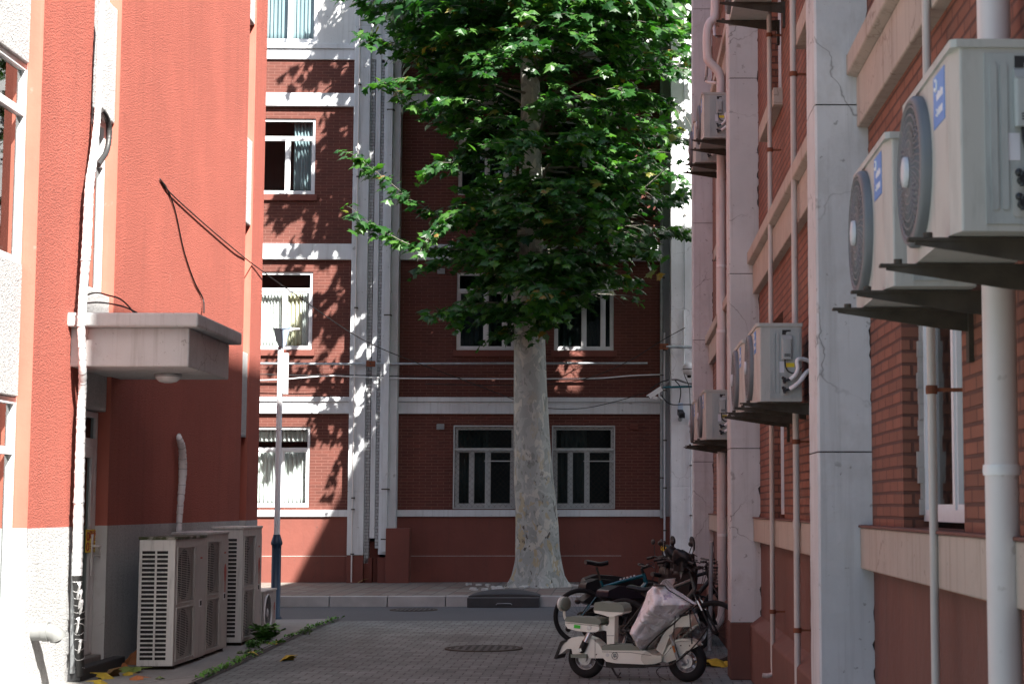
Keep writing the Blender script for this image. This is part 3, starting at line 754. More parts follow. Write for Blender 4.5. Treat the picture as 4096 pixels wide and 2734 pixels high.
for r, (z0, z1, zt) in enumerate(ROWS):
    window(FB, f3, uW0 + .003, uW1 - .003, z0 + .003, z1 - .003, d=.03, transom=zt, lower=(.5,), curtains=cur_for(r))
    window(FB, f3, uW0 - 3.397, uW1 - 3.403, z0 + .003, z1 - .003, d=.03, transom=zt, lower=(.5,))
    for a, b in ((uA0, uA1), (uB0, uB1)):
        window(FB, f3, a + .003, b - .003, z0 + .003, z1 - .003, d=.03, transom=zt, lower=(.28, .56) if r == 0 else (.5, .82), mat="alu_grey" if r == 0 else "alu_frame", gmat="dark_glass", curtains=((.02, .98, .02, .97, "dim_room_sheet", 9),) if r else ((.02, .55, .02, .97, "dim_room_sheet", 6),))  # folded dark sheets added to stand in for dim rooms
    if r in (1, 2):
        m = MB()
        for a, b in ((uW0, uW1), (uA0, uA1), (uB0, uB1)): m.box(a - .06, b + .06, -.06, .02, z0 - .135, z0 - .006)
        m.build("window_sill", "maroon_wall", FB, bevel=.006)
# security grilles: thin frame and diamond wire, ground floor right
for a, b in ((uA0, uA1), (uB0, uB1)):
    z0, z1, zt = ROWS[0]; z0 -= .03; z1 += .03; a -= .03; b += .03
    m = MB()
    for (p, q, s, e) in ((a, a + .03, z0, z1), (b - .03, b, z0, z1), (a, b, z0, z0 + .03), (a, b, z1 - .03, z1), (a, b, zt - .015, zt + .015), ((a + b) / 2 + .02, (a + b) / 2 + .045, z0, zt), ((a + b) / 2, b, zt - .25, zt - .228)):
        m.box(p, q, -.075, -.05, s, e)
    g = m.build("security_grille", "alu_grey", FB)
    m = MB(); st = .115; wz = z1 - z0; k = -int(wz / st) - 1
    while k * st < (b - a):
        for sg in (1, -1):
            # clipped diagonal
            ua, za = a + k * st, (z0 if sg > 0 else z1)
            t0 = max(0, a - ua); t1 = min(b - ua, wz)
            if t1 > t0: m.tube([(ua + t0, -.063, za + sg * t0), (ua + t1, -.063, za + sg * t1)], .0019, 4)
        k += 1
    m.build("wire_mesh", "steel_dark", g)
# pilasters either side of the movement joint
zPL = fz(2218)
m = MB()
JN = [fz(119, 1400), fz(710, 1400), fz(1360, 1400), fz(1964, 1400)]
def pil(m, a, b, d0, d1, z0, z1, joints):
    zz = [z0] + sorted(j for j in joints if z0 < j < z1) + [z1]
    for p, q in zip(zz[:-1], zz[1:]): m.box(a, b, d0, d1, p + .004, q - .004)
    m.box(a + .006, b - .006, d0 + .006, d1, z0 + .01, z1 - .01)
pil(m, uPL0, uPL1, -.3, .05, zPL, FT, JN); m.build("pilaster", "white_trim", FB, bevel=.01)
m = MB(); pil(m, uPR0, uPR1, -.3, .05, fz(2216), FT, [j - .03 for j in JN]); m.build("pilaster", "white_trim", FB, bevel=.01)
m = MB(); m.box(uPL0, uPL1 + .0, -.3, .05, 0, zPL - .004); m.box(uPL1 + .004, uPL1 + .17, -.2, .05, 0, zPL - .06); m.box(uPR0 - .01, uPR1 - .11, -.28, .05, 0, zPL - .04)
m.build("pilaster_base", "maroon_wall", FB, bevel=.01)
ug0, ug1 = fu(1484, 2000, -.05), fu(1503, 2000, -.1)
m = MB(); m.box(uPL1 + .002, ug0 - .02, -.20, .05, fz(2250), fz(250)); m.box(ug1 + .004, uPR0 - .002, -.18, .05, fz(2190), fz(260)); m.build("toothed_brick", "white_brick", FB)
m = MB(); m.box(ug0, ug1, -.25, .05, fz(2150), FT); m.box(uPL1 + .002, uPR0 - .002, -.23, .05, fz(250), FT); m.build("joint_cover", "white_trim", FB, bevel=.006)
m = MB(); m.box(uPL1 + .001, uPR0 - .001, .06, .1, 1.0, FT); m.build("joint_back", "dark_room", FB)
m = MB(); m.box(uPL1 + .001, uPR0 - .001, -.02, .1, 0, .995); m.build("joint_foot", "maroon_wall", FB)
# maroon box against the plinth
m = MB(); m.box(fu(1552, 2200), fu(1645, 2200), -.45, -.021, .0, fz(2110)); m.build("plinth_box", "maroon_wall", FB, bevel=.015)
# grey shaded strip, then the white corner pier that closes the view on the right
u1 = fu(2684, 1900, -.55)
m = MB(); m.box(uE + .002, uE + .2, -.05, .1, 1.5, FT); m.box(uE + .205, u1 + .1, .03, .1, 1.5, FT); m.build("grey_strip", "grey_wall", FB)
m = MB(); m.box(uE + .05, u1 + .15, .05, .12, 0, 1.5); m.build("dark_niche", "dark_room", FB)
m = MB(); pil(m, u1, 3.9, -.55, .1, .02, FT, [fz(440, 2700), fz(860, 2700), fz(1250, 2700), fz(1948, 2700)]); m.build("corner_pier", "pier_white", FB, bevel=.012)
m = MB(); m.wall(3.9, 14, 0, ZP, [], f3, 0); m.build("far_wing_wall", "far_brick", FB)
# louvred wall vents
for px, py in ((1765, 1085), (1762, 1706), (2536, 1706)):
    u, z = FW(px, py); m = MB()
    m.box(u - .075, u + .075, -.03, .0, z - .055, z + .06)
    for k in range(3): m.box(u - .08, u + .08, -.045, -.03, z - .05 + k * .036, z - .03 + k * .036)
    v = thing("wall_vent", "", "vent", M=FM @ Matrix.Translation((u, 0, z)))
    mm = MB(); mm.v = [(a - u, b, c - z) for a, b, c in m.v]; mm.f = m.f; mm.sm = m.sm; mm.mi = m.mi
    mm.build("louvre", "maroon_wall" if px > 2000 else "grey_wall", v)
    v["label"] = {1765: "grey louvred vent on the brick wall just below the second white band", 1762: "grey louvred vent on the brick left of the grilled ground floor window", 2536: "dark louvred vent on the brick right of the grilled ground floor window"}[px]
# ------------------------------------------------------------------ right building
RB = thing("pillared_building", "red brick building with white pillars and bands along the right of the alley", "building", (XR, 27, 0))
def r3w(u, z, d): return (XR + d, u, z)
def r3(u, z, d): return (d, u - 27, z)
yE = 26.86
RT0, RT1, YS = 9.8, 14.0, 5.7
RW = []
for a, b in ((7.16, 8.7), (2.6, 4.2), (11.6, 13.0), (15.02, 16.42), (19.2, 20.6), (23.2, 24.6)  ):
    for z0, z1 in ((1.60, 3.38), (5.31, 7.0), (8.7, 10.3), (12.1, 13.7)):
        if b < 5 and z0 > 8: continue
        RW.append((a, b, z0, z1))
m = MB(); m.wall(YS, yE, 1.34, RT1, RW, r3w, .13); m.wall(1, YS, 1.34, RT0, RW, r3w, .13); m.build("brick_wall", "right_brick", RB, world=True)
m = MB(); m.wall(1, yE, .0, 1.36, [], lambda u, z, d: (XR + .004 + d, u, z), 0); m.build("lower_wall", "maroon_right", RB, world=True)
m = MB()
m.prism([(XR + .05, 0), (1.29, 0), (1.29, .54), (XR + .05, .66)], lambda a, b, w_: (a, w_, b), 1, 26.3); m.build("plinth", "maroon_right", RB, world=True, bevel=.015)
m = MB(); m.box(XR, 14, yE - .05, yE, 0, RT1); m.box(13.9, 14, 1, yE - .05, 0, RT0); m.box(XR + .01, 14, 1, 1.05, 0, RT0)
m.box(3.2, 3.3, 1.1, yE - .1, 0, RT0)
for zs in (4.0, 7.4, 10.8): m.box(XR + .3, 13.8, 1.1 if zs < 9 else 5.2, yE - .1, zs - .1, zs + .1)
m.build("side_wall", "roof_grey", RB, world=True)
# roof: lower near wing, eaves that step down towards the far end, thin screen wall above; all unseen, shaped for the shadows they cast
m = MB(); m.prism([(XR - .1, 1), (14, 1), (14, -2), (5, 1.0), (XR - .1, YS - .02)], lambda a, b, w_: (a, b, w_), RT0, RT0 + .2)
m.prism([(XR - .1, YS), (5.2, YS - 3.4), (14, YS - 3.4), (14, 15.5), (XR - .1, 15.5)], lambda a, b, w_: (a, b, w_), RT0 + .25, 16.6)
m.prism([(XR - .1, 15.51), (14, 15.51), (14, 26.1), (XR - .1, 26.1)], lambda a, b, w_: (a, b, w_), 10.95, 15.7)
m.box(5.4, 14, 25.6, 26.1, 15.72, 18.5)
m.build("roof", "roof_grey", RB, world=True)
for (a, b, z0, z1) in RW:
    window(RB, r3, a + .005, b - .005, z0 + .03, z1 - .005, d=.10, transom=z1 - .42, lower=(.5,), gmat="dark_glass" if a > 9 else "glass", curtains=((.03, .97, .0, .95, "curtain_white", 11),) if 7 < a < 8 and z0 < 2 else ())
# rough mortar where the nearest window frame meets the brick
m = MB()
for k in range(22):
    z = 1.66 + k * .078; m.box(XR + .075 + random.uniform(-.012, .012), XR + .128, 8.665 - random.uniform(0, .012), 8.698, z, z + .077)
m.build("mortar_fillet", "plaster_strip", RB, world=True)
COLS = [(1.75, 2.2), (9.78, 10.22), (17.6, 18.05), (26.42, 26.86)]
segs = [(1, 1.745)] + [(COLS[i][1] + .005, COLS[i + 1][0] - .005) for i in range(3)]
XB = 1.33
for a, b in segs:
    m = MB(); m.box(XB, XR + .05, a, b, 1.36, 1.585); m.build("sill_band", "cream_trim", RB, world=True, bevel=.008)
    m = MB(); m.box(XB - .01, XR + .05, a, b, 1.586, 1.60); m.build("sill_top", "maroon_right", RB, world=True, bevel=.004)
    for z0, z1 in ((3.83, 4.25), (7.2, 7.62), (10.55, 10.97)):
        if b < 5 and z0 > 8: continue
        m = MB(); m.box(XB + .005, XR + .05, a, b, z0, z1 - .13)
        m.prism([(XB + .004, z1 - .13), (XB - .05, z1 - .115), (XB - .05, z1), (XR + .05, z1 + .01), (XR + .05, z1 - .13)], lambda p, q, w_: (p, w_, q), a, b)
        m.build("floor_band", "cream_trim", RB, world=True, bevel=.01)
for (a, b, z0, z1) in RW:
    if z0 > 5 and z1 < 15:
        m = MB(); m.box(XB - .01, XR + .09, a - .09, b + .09, z0 - .155, z0 - .004); m.build("window_sill", "cream_trim", RB, world=True, bevel=.006)
# pillars: jagged edge where the white paint stops against the brick
def jag_pillar(y0, y1, z0, z1):
    """one pillar; its inner edge wanders a little up the height"""
    n = int((z1 - z0) / .035); rows = []
    for k in range(n + 1):
        z = z0 + (z1 - z0) * k / n
        def jn(s, q): return (noise.noise(Vector((z * 11, s, y0))) * .55 + noise.noise(Vector((z * 31, s, y0))) * .35) * q
        e = XR + .006 + jn(0, .05)
        w_ = .002 + abs(jn(5, .01))
        c = .012
        rows.append([(e, y0 - .004, z), (1.10 + c, y0 + jn(9, .004), z), (1.10 + jn(3, .004), y0 + c, z), (1.10 + jn(3, .004), y1 - c, z), (1.10 + c, y1, z), (XR + .03, y1, z)])
    return rows
for ci, (y0, y1) in enumerate(COLS):
    top = RT1 if y0 > 9 else RT0
    joints = {0: [2.1, 4, 6], 1: [onY(3260, 1806, y0).z, onY(3260, 419, y0).z, 6.0], 2: [onY(2960, 1792, y0).z, onY(2960, 1094, y0).z, onY(2960, 313, y0).z], 3: [2.37, 4.2, 5.98]}[ci]
    zb = .0 if ci == 0 else (.56 if ci != 1 else .45)
    m = MB(); zz = [zb] + joints + [9.3, top]
    for p, q in zip(zz[:-1], zz[1:]):
        rows = jag_pillar(y0, y1, p + .004, q - .004); m.grid(rows, False)
        m.add(rows[0], [tuple(range(6))]); m.add(rows[-1], [tuple(range(6))])
    m.build("pillar", "white_wall", RB, world=True)
    m = MB(); m.box(1.108, XR + .02, y0 + .008, y1 - .008, zb, top - .02); m.build("pillar_core", "joint_dark", RB, world=True)
    m = MB(); m.box(1.095, XR + .04, y0 - .005, y1 + .005, 0, zb); m.build("pillar_base", "maroon_right", RB, world=True, bevel=.012)
# ------------------------------------------------------------------ unseen block added behind the viewer (its dark side tones down the window reflections)
BB = thing("rear_reflection_block", "unseen grey block added behind the viewer to darken window reflections", "building", (-2, -26, 0))
bw = []
for k in range(9):
    for r in range(4): bw.append((-20 + k * 4.2, -18.2 + k * 4.2, 1.2 + r * 3.3, 2.9 + r * 3.3))
m = MB(); m.wall(-22, 18, 0, 14, bw, lambda u, z, d: (u, -26 - d, z), .15); m.box(-22, 18, -36, -26.3, 0, 14); m.build("wall", "beige_block", BB, world=True)
for a, b, c, e in bw:
    m = MB(); m.add([(a, -26.12, c), (b, -26.12, c), (b, -26.12, e), (a, -26.12, e)], [(0, 1, 2, 3)]); m.build("window", "dark_room", BB, world=True)
# ------------------------------------------------------------------ tower air-conditioning units on the left apron
def tower_ac(label, x, y0, y1, h, front, group, print_=True, moss=False, rz=0):
    """origin at the near front bottom corner; front faces +x, depth towards -x"""
    t = thing("tower_air_conditioner", label, "air conditioner", (x, y0, .03), rz, group)
    w_ = y1 - y0; D = .37
    # casing: side panel with real louvre slots, back, top
    m = MB(); n = 25; sl = []
    for i in range(n):
        z = .10 + i * (h - .2) / n
        for a, b in ((-D + .028, -D + .163), (-D + .182, -D + .297)): sl.append((a, b, z, z + (h - .2) / n * .66))
    m.wall(-D, 0, .04, h, sl, lambda u, z, d: (u, d, z), .012)
    m.box(-D, -D + .01, .015, w_, .04, h); m.box(-D + .01, -.02, w_ - .01, w_, .04, h)
    m.build("side_panel", "tower_white", t)
    m = MB(); m.box(-D + .012, -.02, .02, .03, .06, h - .02); m.box(-D + .014, -.16, .03, w_ - .02, .05, h - .03); m.build("dark_inner_box", "ac_void", t)  # near-black inner box, shade behind the slots put into its colour
    # front with two square fan openings
    f0, f1 = w_ * .07, w_ * .60
    sq = [(f0, f1, .07 + .02, h * .5 - .05), (f0, f1, h * .5 + .01, h - .09)]
    m = MB(); m.wall(0, w_, .04, h, sq, lambda u, z, d: (-d, u, z), .015)
    m.box(-.012, .006, w_ * .66, w_ - .01, .06, h - .08)
    m.build("front_panel", front, t)
    for a, b, c, d in sq:
        m = MB(); nn = 30
        m.box(-.004, .01, a - .012, a, c - .012, d + .012); m.box(-.004, .01, b, b + .012, c - .012, d + .012); m.box(-.004, .01, a, b, c - .012, c); m.box(-.004, .01, a, b, d, d + .012)
        for k in range(nn):
            z = c + (d - c) * (k + .25) / nn; m.box(-.010, .0, a, b, z, z + (d - c) / nn * .34)
        for q in (.33, .67): m.box(-.014, -.010, a + (b - a) * q - .003, a + (b - a) * q + .003, c, d)
        g = m.build("fan_grille", front, t)
        cy, cz, rr = (a + b) / 2, (c + d) / 2, min(b - a, d - c) * .49
        # shroud plate with a round opening, fan behind it
        m = MB(); nseg = 28; inner, outer = [], []
        for k in range(nseg):
            an = 2 * math.pi * k / nseg; ca, sa = math.cos(an), math.sin(an)
            e = 1 / max(abs(ca), abs(sa)); outer.append((-.018, cy + ca * e * (b - a) / 2, cz + sa * e * (d - c) / 2)); inner.append((-.018, cy + ca * rr * .97, cz + sa * (d - c) * .47))
        m.grid([outer, inner], False, True)
        m.build("shroud", "ac_slat", g)
        m = MB()
        m.lathe([(.07, 0), (.07, .03)], (-.09, cy, cz), (1, 0, 0), 14)
        for k in range(3):
            an = 2.1 * k + .4; m.obox((-.075, cy + math.cos(an) * rr * .5, cz + math.sin(an) * rr * .5), (.01, rr * .75, rr * .5), Matrix.Rotation(an, 3, 'X') @ Matrix.Rotation(.5, 3, 'Y'))
        m.build("fan", "ac_void", g)
    m = MB(); m.box(-D - .012, .012, -.012, w_ + .008, h, h + .03); m.build("lid", "moss_top" if moss else "tower_white", t, bevel=.006)
    m = MB(); hz = h * .5 - .04; hy = w_ * .83
    m.box(.006, .012, hy - .05, hy + .05, hz - .04, hz + .04); m.build("handle_rim", "white_plastic", t)
    m = MB(); m.box(.012, .0135, hy - .035, hy + .035, hz - .026, hz + .026); m.build("handle_hole", "ac_void", t)
    if print_:
        m = MB(); m.box(.006, .008, hy - .03, hy + .05, h * .83, h * .845)
        if print_ == 2:
            c = (w_ * .86, h * .60)
            m.prism([(c[0] + .055 * math.cos(a) * (1 + .15 * math.sin(3 * a)), c[1] + .085 + .11 * math.sin(a)) for a in [k * .5236 for k in range(12)]], lambda a, b, w2: (w2, a, b), .006, .008)
            m.prism([(c[0] - .012, c[1] - .17), (c[0] + .02, c[1] - .17), (c[0] + .028, c[1]), (c[0] - .018, c[1])], lambda a, b, w2: (w2, a, b), .006, .008)
        m.build("emblem", "red_print", t)
    for yy in (.08, w_ - .14):
        mm = MB(); mm.box(-D + .02, -.02, yy, yy + .06, 0, .04); mm.build("foot", "steel_dark", t)
    return t
def mossmat():
    t = NT("moss_top")
    n = t.noise(7, 6, .7); k = t.mix(t.ramp(n.outputs[0], [(.42, 0), (.52, 1)]), (.30, .29, .26), (.045, .055, .02))
    t.col(k); t.set(Roughness=.85); t.bump(n.outputs[0], .5, .01)
mossmat()
GT = "tower air conditioners along the red wall"
tower_ac("nearest tower air conditioner with mossy lid and two louvred fan openings", -4.60, 18.45, 19.74, 1.33, "tower_front", GT, 1, True, R(-.6))
tower_ac("second tower air conditioner tucked against the mossy one, red emblem on front", -4.605, 19.82, 20.95, 1.36, "tower_front", GT, 2)
tower_ac("farthest tower air conditioner standing apart with its slotted white side showing", -4.575, 21.62, 22.74, 1.40, "tower_front_pale", GT, 2)
# small single-fan unit on the ground
t = thing("small_air_conditioner", "small low air conditioner with open round fan standing beyond the towers", "air conditioner", (-4.575, 22.9, .03))
w_, h, D = .86, .57, .33
m = MB(); sl = [(-D + .02, -.13, .06 + i * .053, .06 + i * .053 + .036) for i in range(9)]
m.wall(-D, 0, .03, h, sl, lambda u, z, d: (u, d, z), .01); m.box(-D, -D + .01, .012, w_, .03, h); m.box(-D + .01, -.01, w_ - .01, w_, .03, h); m.build("side_panel", "tower_white", t)
m = MB(); m.box(-D + .012, -.04, .015, .025, .04, h - .02); m.box(-D + .014, -.2, .025, w_ - .02, .04, h - .02); m.build("dark_inner_box", "ac_void", t)  # near-black box inside the casing, interior shade put into its colour
cy, cz, rr = .32, .30, .235; ns = 36
m = MB(); inn = [(0, cy + rr * math.cos(2 * math.pi * k / ns), cz + rr * math.sin(2 * math.pi * k / ns)) for k in range(ns)]
sqr = []
for k in range(ns):
    ca, sa = math.cos(2 * math.pi * k / ns), math.sin(2 * math.pi * k / ns); e = 1 / max(abs(ca), abs(sa)); sqr.append((0, cy + ca * e * .29, max(.03, cz + sa * e * .27)))
m.grid([sqr, inn], False, True); m.grid([inn, [(p[0] - .06, p[1], p[2]) for p in inn]], True, True)
m.box(-.01, 0, 0, .03, .03, h); m.box(-.01, 0, .61, w_, .03, h); m.build("front_panel", "tower_front_pale", t)
m = MB(); m.torus((.004, cy, cz), (1, 0, 0), rr, .012, 40, 8)
m.build("fan_ring", "white_plastic", t)
m = MB(); m.lathe([(.075, -.05), (.07, .02), (.04, .035), (.001, .037)], (-.03, cy, cz), (1, 0, 0), 18)
for k in range(3):
    rows = []
    for i in range(8):
        r_ = .06 + .16 * i / 7; row = []
        for j in range(5):
            an = 2.094 * k + .5 + (j / 4 - .5) * (1.2 - .2 * i / 7) + i * .06; row.append((-.045 + (j / 4 - .5) * .07, cy + r_ * math.cos(an), cz + r_ * math.sin(an)))
        rows.append(row)
    m.grid(rows)
m.build("fan", "ac_blade", t)
m = MB()
for k in range(8): m.torus((-.004, cy, cz), (1, 0, 0), .06 + k * .022, .0015, 36, 4)
for k in range(24):
    a = 2 * math.pi * k / 24; m.tube([(-.004, cy + .05 * math.cos(a), cz + .05 * math.sin(a)), (-.004, cy + rr * math.cos(a), cz + rr * math.sin(a))], .0013, 4)
m.build("fan_guard", "ac_grey", t)
m = MB(); m.box(-D - .01, .012, -.01, w_ + .008, h, h + .025); m.build("lid", "tower_white", t, bevel=.006)
m = MB(); m.prism([(.76 + .035 * math.cos(a), .36 + .06 * math.sin(a)) for a in [k * .7854 for k in range(8)]], lambda a, b, w2: (w2, a, b), .0, .002); m.box(0, .002, .75, .77, .2, .31); m.build("emblem", "red_print", t)
for yy in (.1, .7):
    mm = MB(); mm.box(-D + .02, -.02, yy, yy + .05, 0, .03); mm.build("foot", "steel_dark", t)
# ------------------------------------------------------------------ wrapped refrigerant pipe on the left wall
def insulated(name, label, pts, rad, mat="insulation", wraps=True, seed=1, group=None):
    rnd = random.Random(seed); P = smooth_path(pts, 10); b = P[-1]
    t = thing(name, label, "pipe", b, group=group)
    n = len(P); rs = []
    for i in range(n): rs.append((rad if not isinstance(rad, (list, tuple)) else np.interp(i / (n - 1), np.linspace(0, 1, len(rad)), rad)) * (1 + .09 * math.sin(i * 2.4 + seed) * .6 + rnd.uniform(-.05, .05)))
    m = MB(); m.mat(mat).tube(P, rs, 10)
    if wraps:
        m.mat("steel_grey" if wraps is True else wraps)
        for i in range(3, n - 3, 4):
            d = (P[i + 1] - P[i - 1]).normalized()
            m.torus(P[i], (d + Vector((0, rnd.uniform(-.5, .5), 0))).normalized(), rs[i] * .985, .004, 12, 5)
    m.build("sleeve", None, t, world=True)
    return t
XP = XL + .12
def P_(px, py, X=XP): return onX(px, py, X)
SPX = [(412, -40), (402, 140), (396, 330), (391, 445), (385, 520), (372, 640), (358, 740), (352, 860), (345, 1000), (336, 1130), (329, 1230), (325, 1330), (330, 1450), (330, 1560), (325, 1640), (322, 1760), (318, 1900), (314, 2050), (311, 2200), (308, 2300)]
t = insulated("insulated_pipe", "thick white taped pipe running down the sunlit red wall past the canopy to the door", [P_(a, b, XP if b < 1200 or b > 1500 else XL + .16) for a, b in SPX], [.028, .03, .033, .042, .046, .042, .036, .04, .046, .05, .048], seed=3)
# torn black lower end
SPB = [(308, 2300), (312, 2380), (318, 2450), (316, 2520), (318, 2600), (322, 2700)]
t = insulated("insulated_pipe", "torn black and white end of the taped pipe beside the door step", [P_(a, b) for a, b in SPB], [.045, .04, .05, .042, .04, .045], "tape_black", "white_plastic", 5)
rnd = random.Random(4); m = MB()
for (a, b), s in zip([(316, 2330), (322, 2360), (326, 2400), (312, 2470), (320, 2560)], (1, 1.2, .9, 1, .8)):
    p = P_(a, b, XP + .065); rows = []
    for i in range(4):
        rows.append([(p.x + .02 * math.sin(i + j), p.y + (j / 3 - .5) * .10 * s * (1 - .25 * i), p.z - i * .045 * s + .015 * math.sin(j * 2 + i)) for j in range(4)])
    m.grid(rows)
m.build("torn_tape", "insulation", t, world=True, solid=.003)
# black bypass hose by the spandrel
hose = [P_(404, 440), P_(418, 455), P_(430, 480), P_(437, 520), P_(434, 570), P_(424, 610), P_(405, 640), P_(392, 660)]
insulated("rubber_hose", "short black hose bowing out beside the taped pipe below the white panel", hose, .028, "tape_black", False, 8)
# thin grey conduit left of the door, beside the taped pipe
p0, p1 = P_(296, 2210, XL + .05), P_(290, 2690, XL + .05)
t = thing("conduit", "thin grey conduit at the foot of the wall left of the door", "pipe", p1); m = MB(); m.tube([p0, (p0 + p1) / 2, p1], .028, 8); m.build("tube", "steel_grey", t, world=True)
# wrapped stub above the tower units
st = [onX(716, 1738, XL + .02), onX(717, 1752, XL + .06), onX(728, 1790, XL + .07), onX(731, 1850, XL + .06), onX(730, 1910, XL + .06), onX(722, 2010, XL + .06), onX(716, 2100, XL + .06), onX(713, 2165, XL + .07)]
insulated("insulated_pipe", "short white wrapped pipe coming out of the shaded wall above the mossy tower unit", st, [.02, .035, .045, .05, .048, .04, .035, .03], "insulation", True, 11)
# plastic drain elbow with its shadow on the white base
zE = onX(150, 2525, XL + .05).z; yE2 = onX(150, 2525, XL + .05).y
t = thing("drain_elbow", "white plastic drain elbow sticking out of the sunlit white wall base", "pipe", (XL, yE2, zE))
m = MB(); m.tube([(0, 0, 0), (.13, 0, 0)], .080, 18); m.lathe([(.088, 0), (.088, .05)], (.10, 0, 0), (1, 0, 0), 18)
m.build("socket", "drain_grey", t)
m = MB(); arc = [(.14 + .095 * math.sin(a), .03 * (1 - math.cos(a)), -.085 * (1 - math.cos(a))) for a in [k * .13 for k in range(11)]]
m.tube(arc, .076, 18, caps=False); m.tube(arc, .068, 18, caps=False); m.build("elbow", "drain_grey", t)
m = MB(); q_ = arc[-3]; m.sphere((q_[0] - .012, q_[1], q_[2]), .062, 12, 8); m.build("bore_shade", "ac_void", t)  # dark ball plugs the opening, standing in for the shade inside
# loose black cables from the pipe to the canopy, and the slack line across the alley
def cable(name, label, pts, r=.006, mat="black_cable", k=8, world=None):
    P = smooth_path(pts, k); t = thing(name, label, "cable", P[0]); m = MB(); m.tube(P, r, 6); m.build("wire", mat, t, world=True); return t
cable("cable", "black cable looping from the taped pipe onto the canopy, upper of two", [P_(345, 1180), onX(385, 1170, XL + .25), onX(430, 1180, XL + .3), onX(480, 1195, XL + .35), onX(515, 1225, XL + .4), onX(528, 1242, XL + .45), onX(538, 1252, XL + .5)], .008)
cable("cable", "black cable sagging from the taped pipe onto the canopy, lower of two", [P_(345, 1212), onX(390, 1209, XL + .25), onX(440, 1214, XL + .3), onX(500, 1228, XL + .4), onX(548, 1250, XL + .5)], .008)
A = onX(640, 716, XL + .012)
cable("cable", "black cable hanging down the sunlit red wall from the cable hook to the canopy", [A, onX(668, 755, XL + .012), onX(700, 840, XL + .012), onX(735, 1000, XL + .012), onX(775, 1120, XL + .012), onX(812, 1195, XL + .02), onX(816, 1250, XL + .10)], .009)
pt = [(640, 716), (680, 770), (800, 880), (935, 995), (1030, 1070), (1230, 1212), (1400, 1328), (1520, 1391), (1680, 1455), (1870, 1525), (2060, 1598), (2180, 1630), (2330, 1632), (2480, 1600), (2660, 1545)]
P = [onX(px_, py_, XL + .012 + .004 * i) for i, (px_, py_) in enumerate(pt[:5])]
D0 = P[-1].y
P += [onY(px_, py_, D0 + (36.0 - D0) * min(1, ((px_ - 1030) / 1000) ** .8)) for px_, py_ in pt[5:]]
cable("cable", "long slack black cable strung from the red wall across the alley to the white pier", P, .008)
# ------------------------------------------------------------------ street lamp
YL = 27.4
def lp(px, py): return onY(px, py, YL)
b = lp(1096, 2450); zt = lp(1118, 1390).z; XLp = b.x + .02
t = thing("street_lamp", "white street lamp with flared head and dark blue base past the red building corner", "street lamp", (XLp, YL, -.012))
lz = lambda py: lp(1110, py).z + .012
m = MB(); m.lathe([(.10, 0), (.10, .03), (.074, .035), (.072, lz(2185) - .03), (.074, lz(2180)), (.088, lz(2175)), (.088, lz(2168)), (.07, lz(2152)), (.055, lz(2140)), (.055, lz(2136))], (0, 0, 0), n=20); m.build("base", "lamp_blue", t)
m = MB(); m.lathe([(.046, lz(2140)), (.043, lz(1390)), (.035, lz(1384)), (.03, lz(1382))], (0, 0, 0), n=18); m.build("pole", "pole_white", t)
m = MB(); m.rbox(.05, .125, -.06, .06, lz(1575), lz(1412), .02); m.build("control_box", "pole_white", t)
hz = lz(1384)
# head: dark wedge on the left, pale flared cup on the right, lens arm
m = MB(); m.prism([(-.015, hz - .01), (.045, hz - .01), (.03, hz + .12), (.015, hz + .27), (-.10, hz + .28), (-.085, hz + .20), (-.06, hz + .10)], lambda a, c, w2: (a, w2, c), -.09, .02); m.build("head_housing", "lamp_black", t, bevel=.01)
rows = []
for i in range(9):
    u = i / 8; zz = hz + .0 + .285 * u; xc = .045 + .02 * u; rr_ = .03 + .07 * u ** 1.6
    rows.append([(xc + .02 + rr_ * .9 * math.cos(a), -.04 + rr_ * math.sin(a), zz + .015 * math.cos(a)) for a in [k * .3927 for k in range(16)]])
m = MB(); m.grid(rows, True, True); m.add(rows[0], [tuple(range(15, -1, -1))]); m.add([(p[0], p[1], p[2] - .02) for p in rows[-1]], [tuple(range(16))]); m.build("head_cup", "lamp_glassy", t)
m = MB(); m.tube([(.12, -.04, hz + .25), (.17, -.04, hz + .25), (.20, -.04, hz + .265), (.30, -.04, hz + .265)], [.03, .03, .022, .012], 10); m.build("lamp_arm", "white_plastic", t)
# ------------------------------------------------------------------ horizontal conduits and boxes on the far building
def fpt(px, py, off): 
    u, z = FW(px, py, off); return FM @ Vector((u, off, z))
def fcable(name, label, cat, pts, off, r, mat, smooth=True, n=8):
    P = [fpt(a, b, off) for a, b in pts]
    if smooth: P = smooth_path(P, 6)
    t = thing(name, label, cat, P[0]); m = MB(); m.tube(P, r, n); m.build("tube", mat, t, world=True); return t
fcable("conduit", "straight galvanised conduit crossing the far brick wall just below the upper window sills", "pipe", [(900, 1452), (1400, 1455), (1880, 1453), (2590, 1452)], -.36, .023, "galvanised", False)
fcable("conduit", "thin white conduit dipping across the far brick wall below the galvanised one", "pipe", [(900, 1520), (1035, 1520), (1120, 1517), (1230, 1508), (1330, 1502), (1400, 1505), (1600, 1512), (1880, 1514), (2200, 1514), (2390, 1512), (2520, 1502), (2640, 1497)], -.37, .012, "pole_white")
fcable("cable", "thin dark cable running above the white conduit on the far wall", "cable", [(1040, 1496), (1230, 1500), (1330, 1494), (1450, 1500), (1900, 1510), (2300, 1520), (2640, 1505)], -.33, .008, "black_cable")
fcable("cable", "dark cable rising across the brick right of the tree trunk to the pier", "cable", [(1700, 1535), (2060, 1540), (2260, 1530), (2400, 1495), (2530, 1435), (2650, 1360), (2740, 1310)], -.75, .008, "black_cable")
fcable("conduit", "short grey conduit on the white corner pier above the dome camera", "pipe", [(2665, 1386), (2774, 1388)], -.66, .028, "galvanised", False)
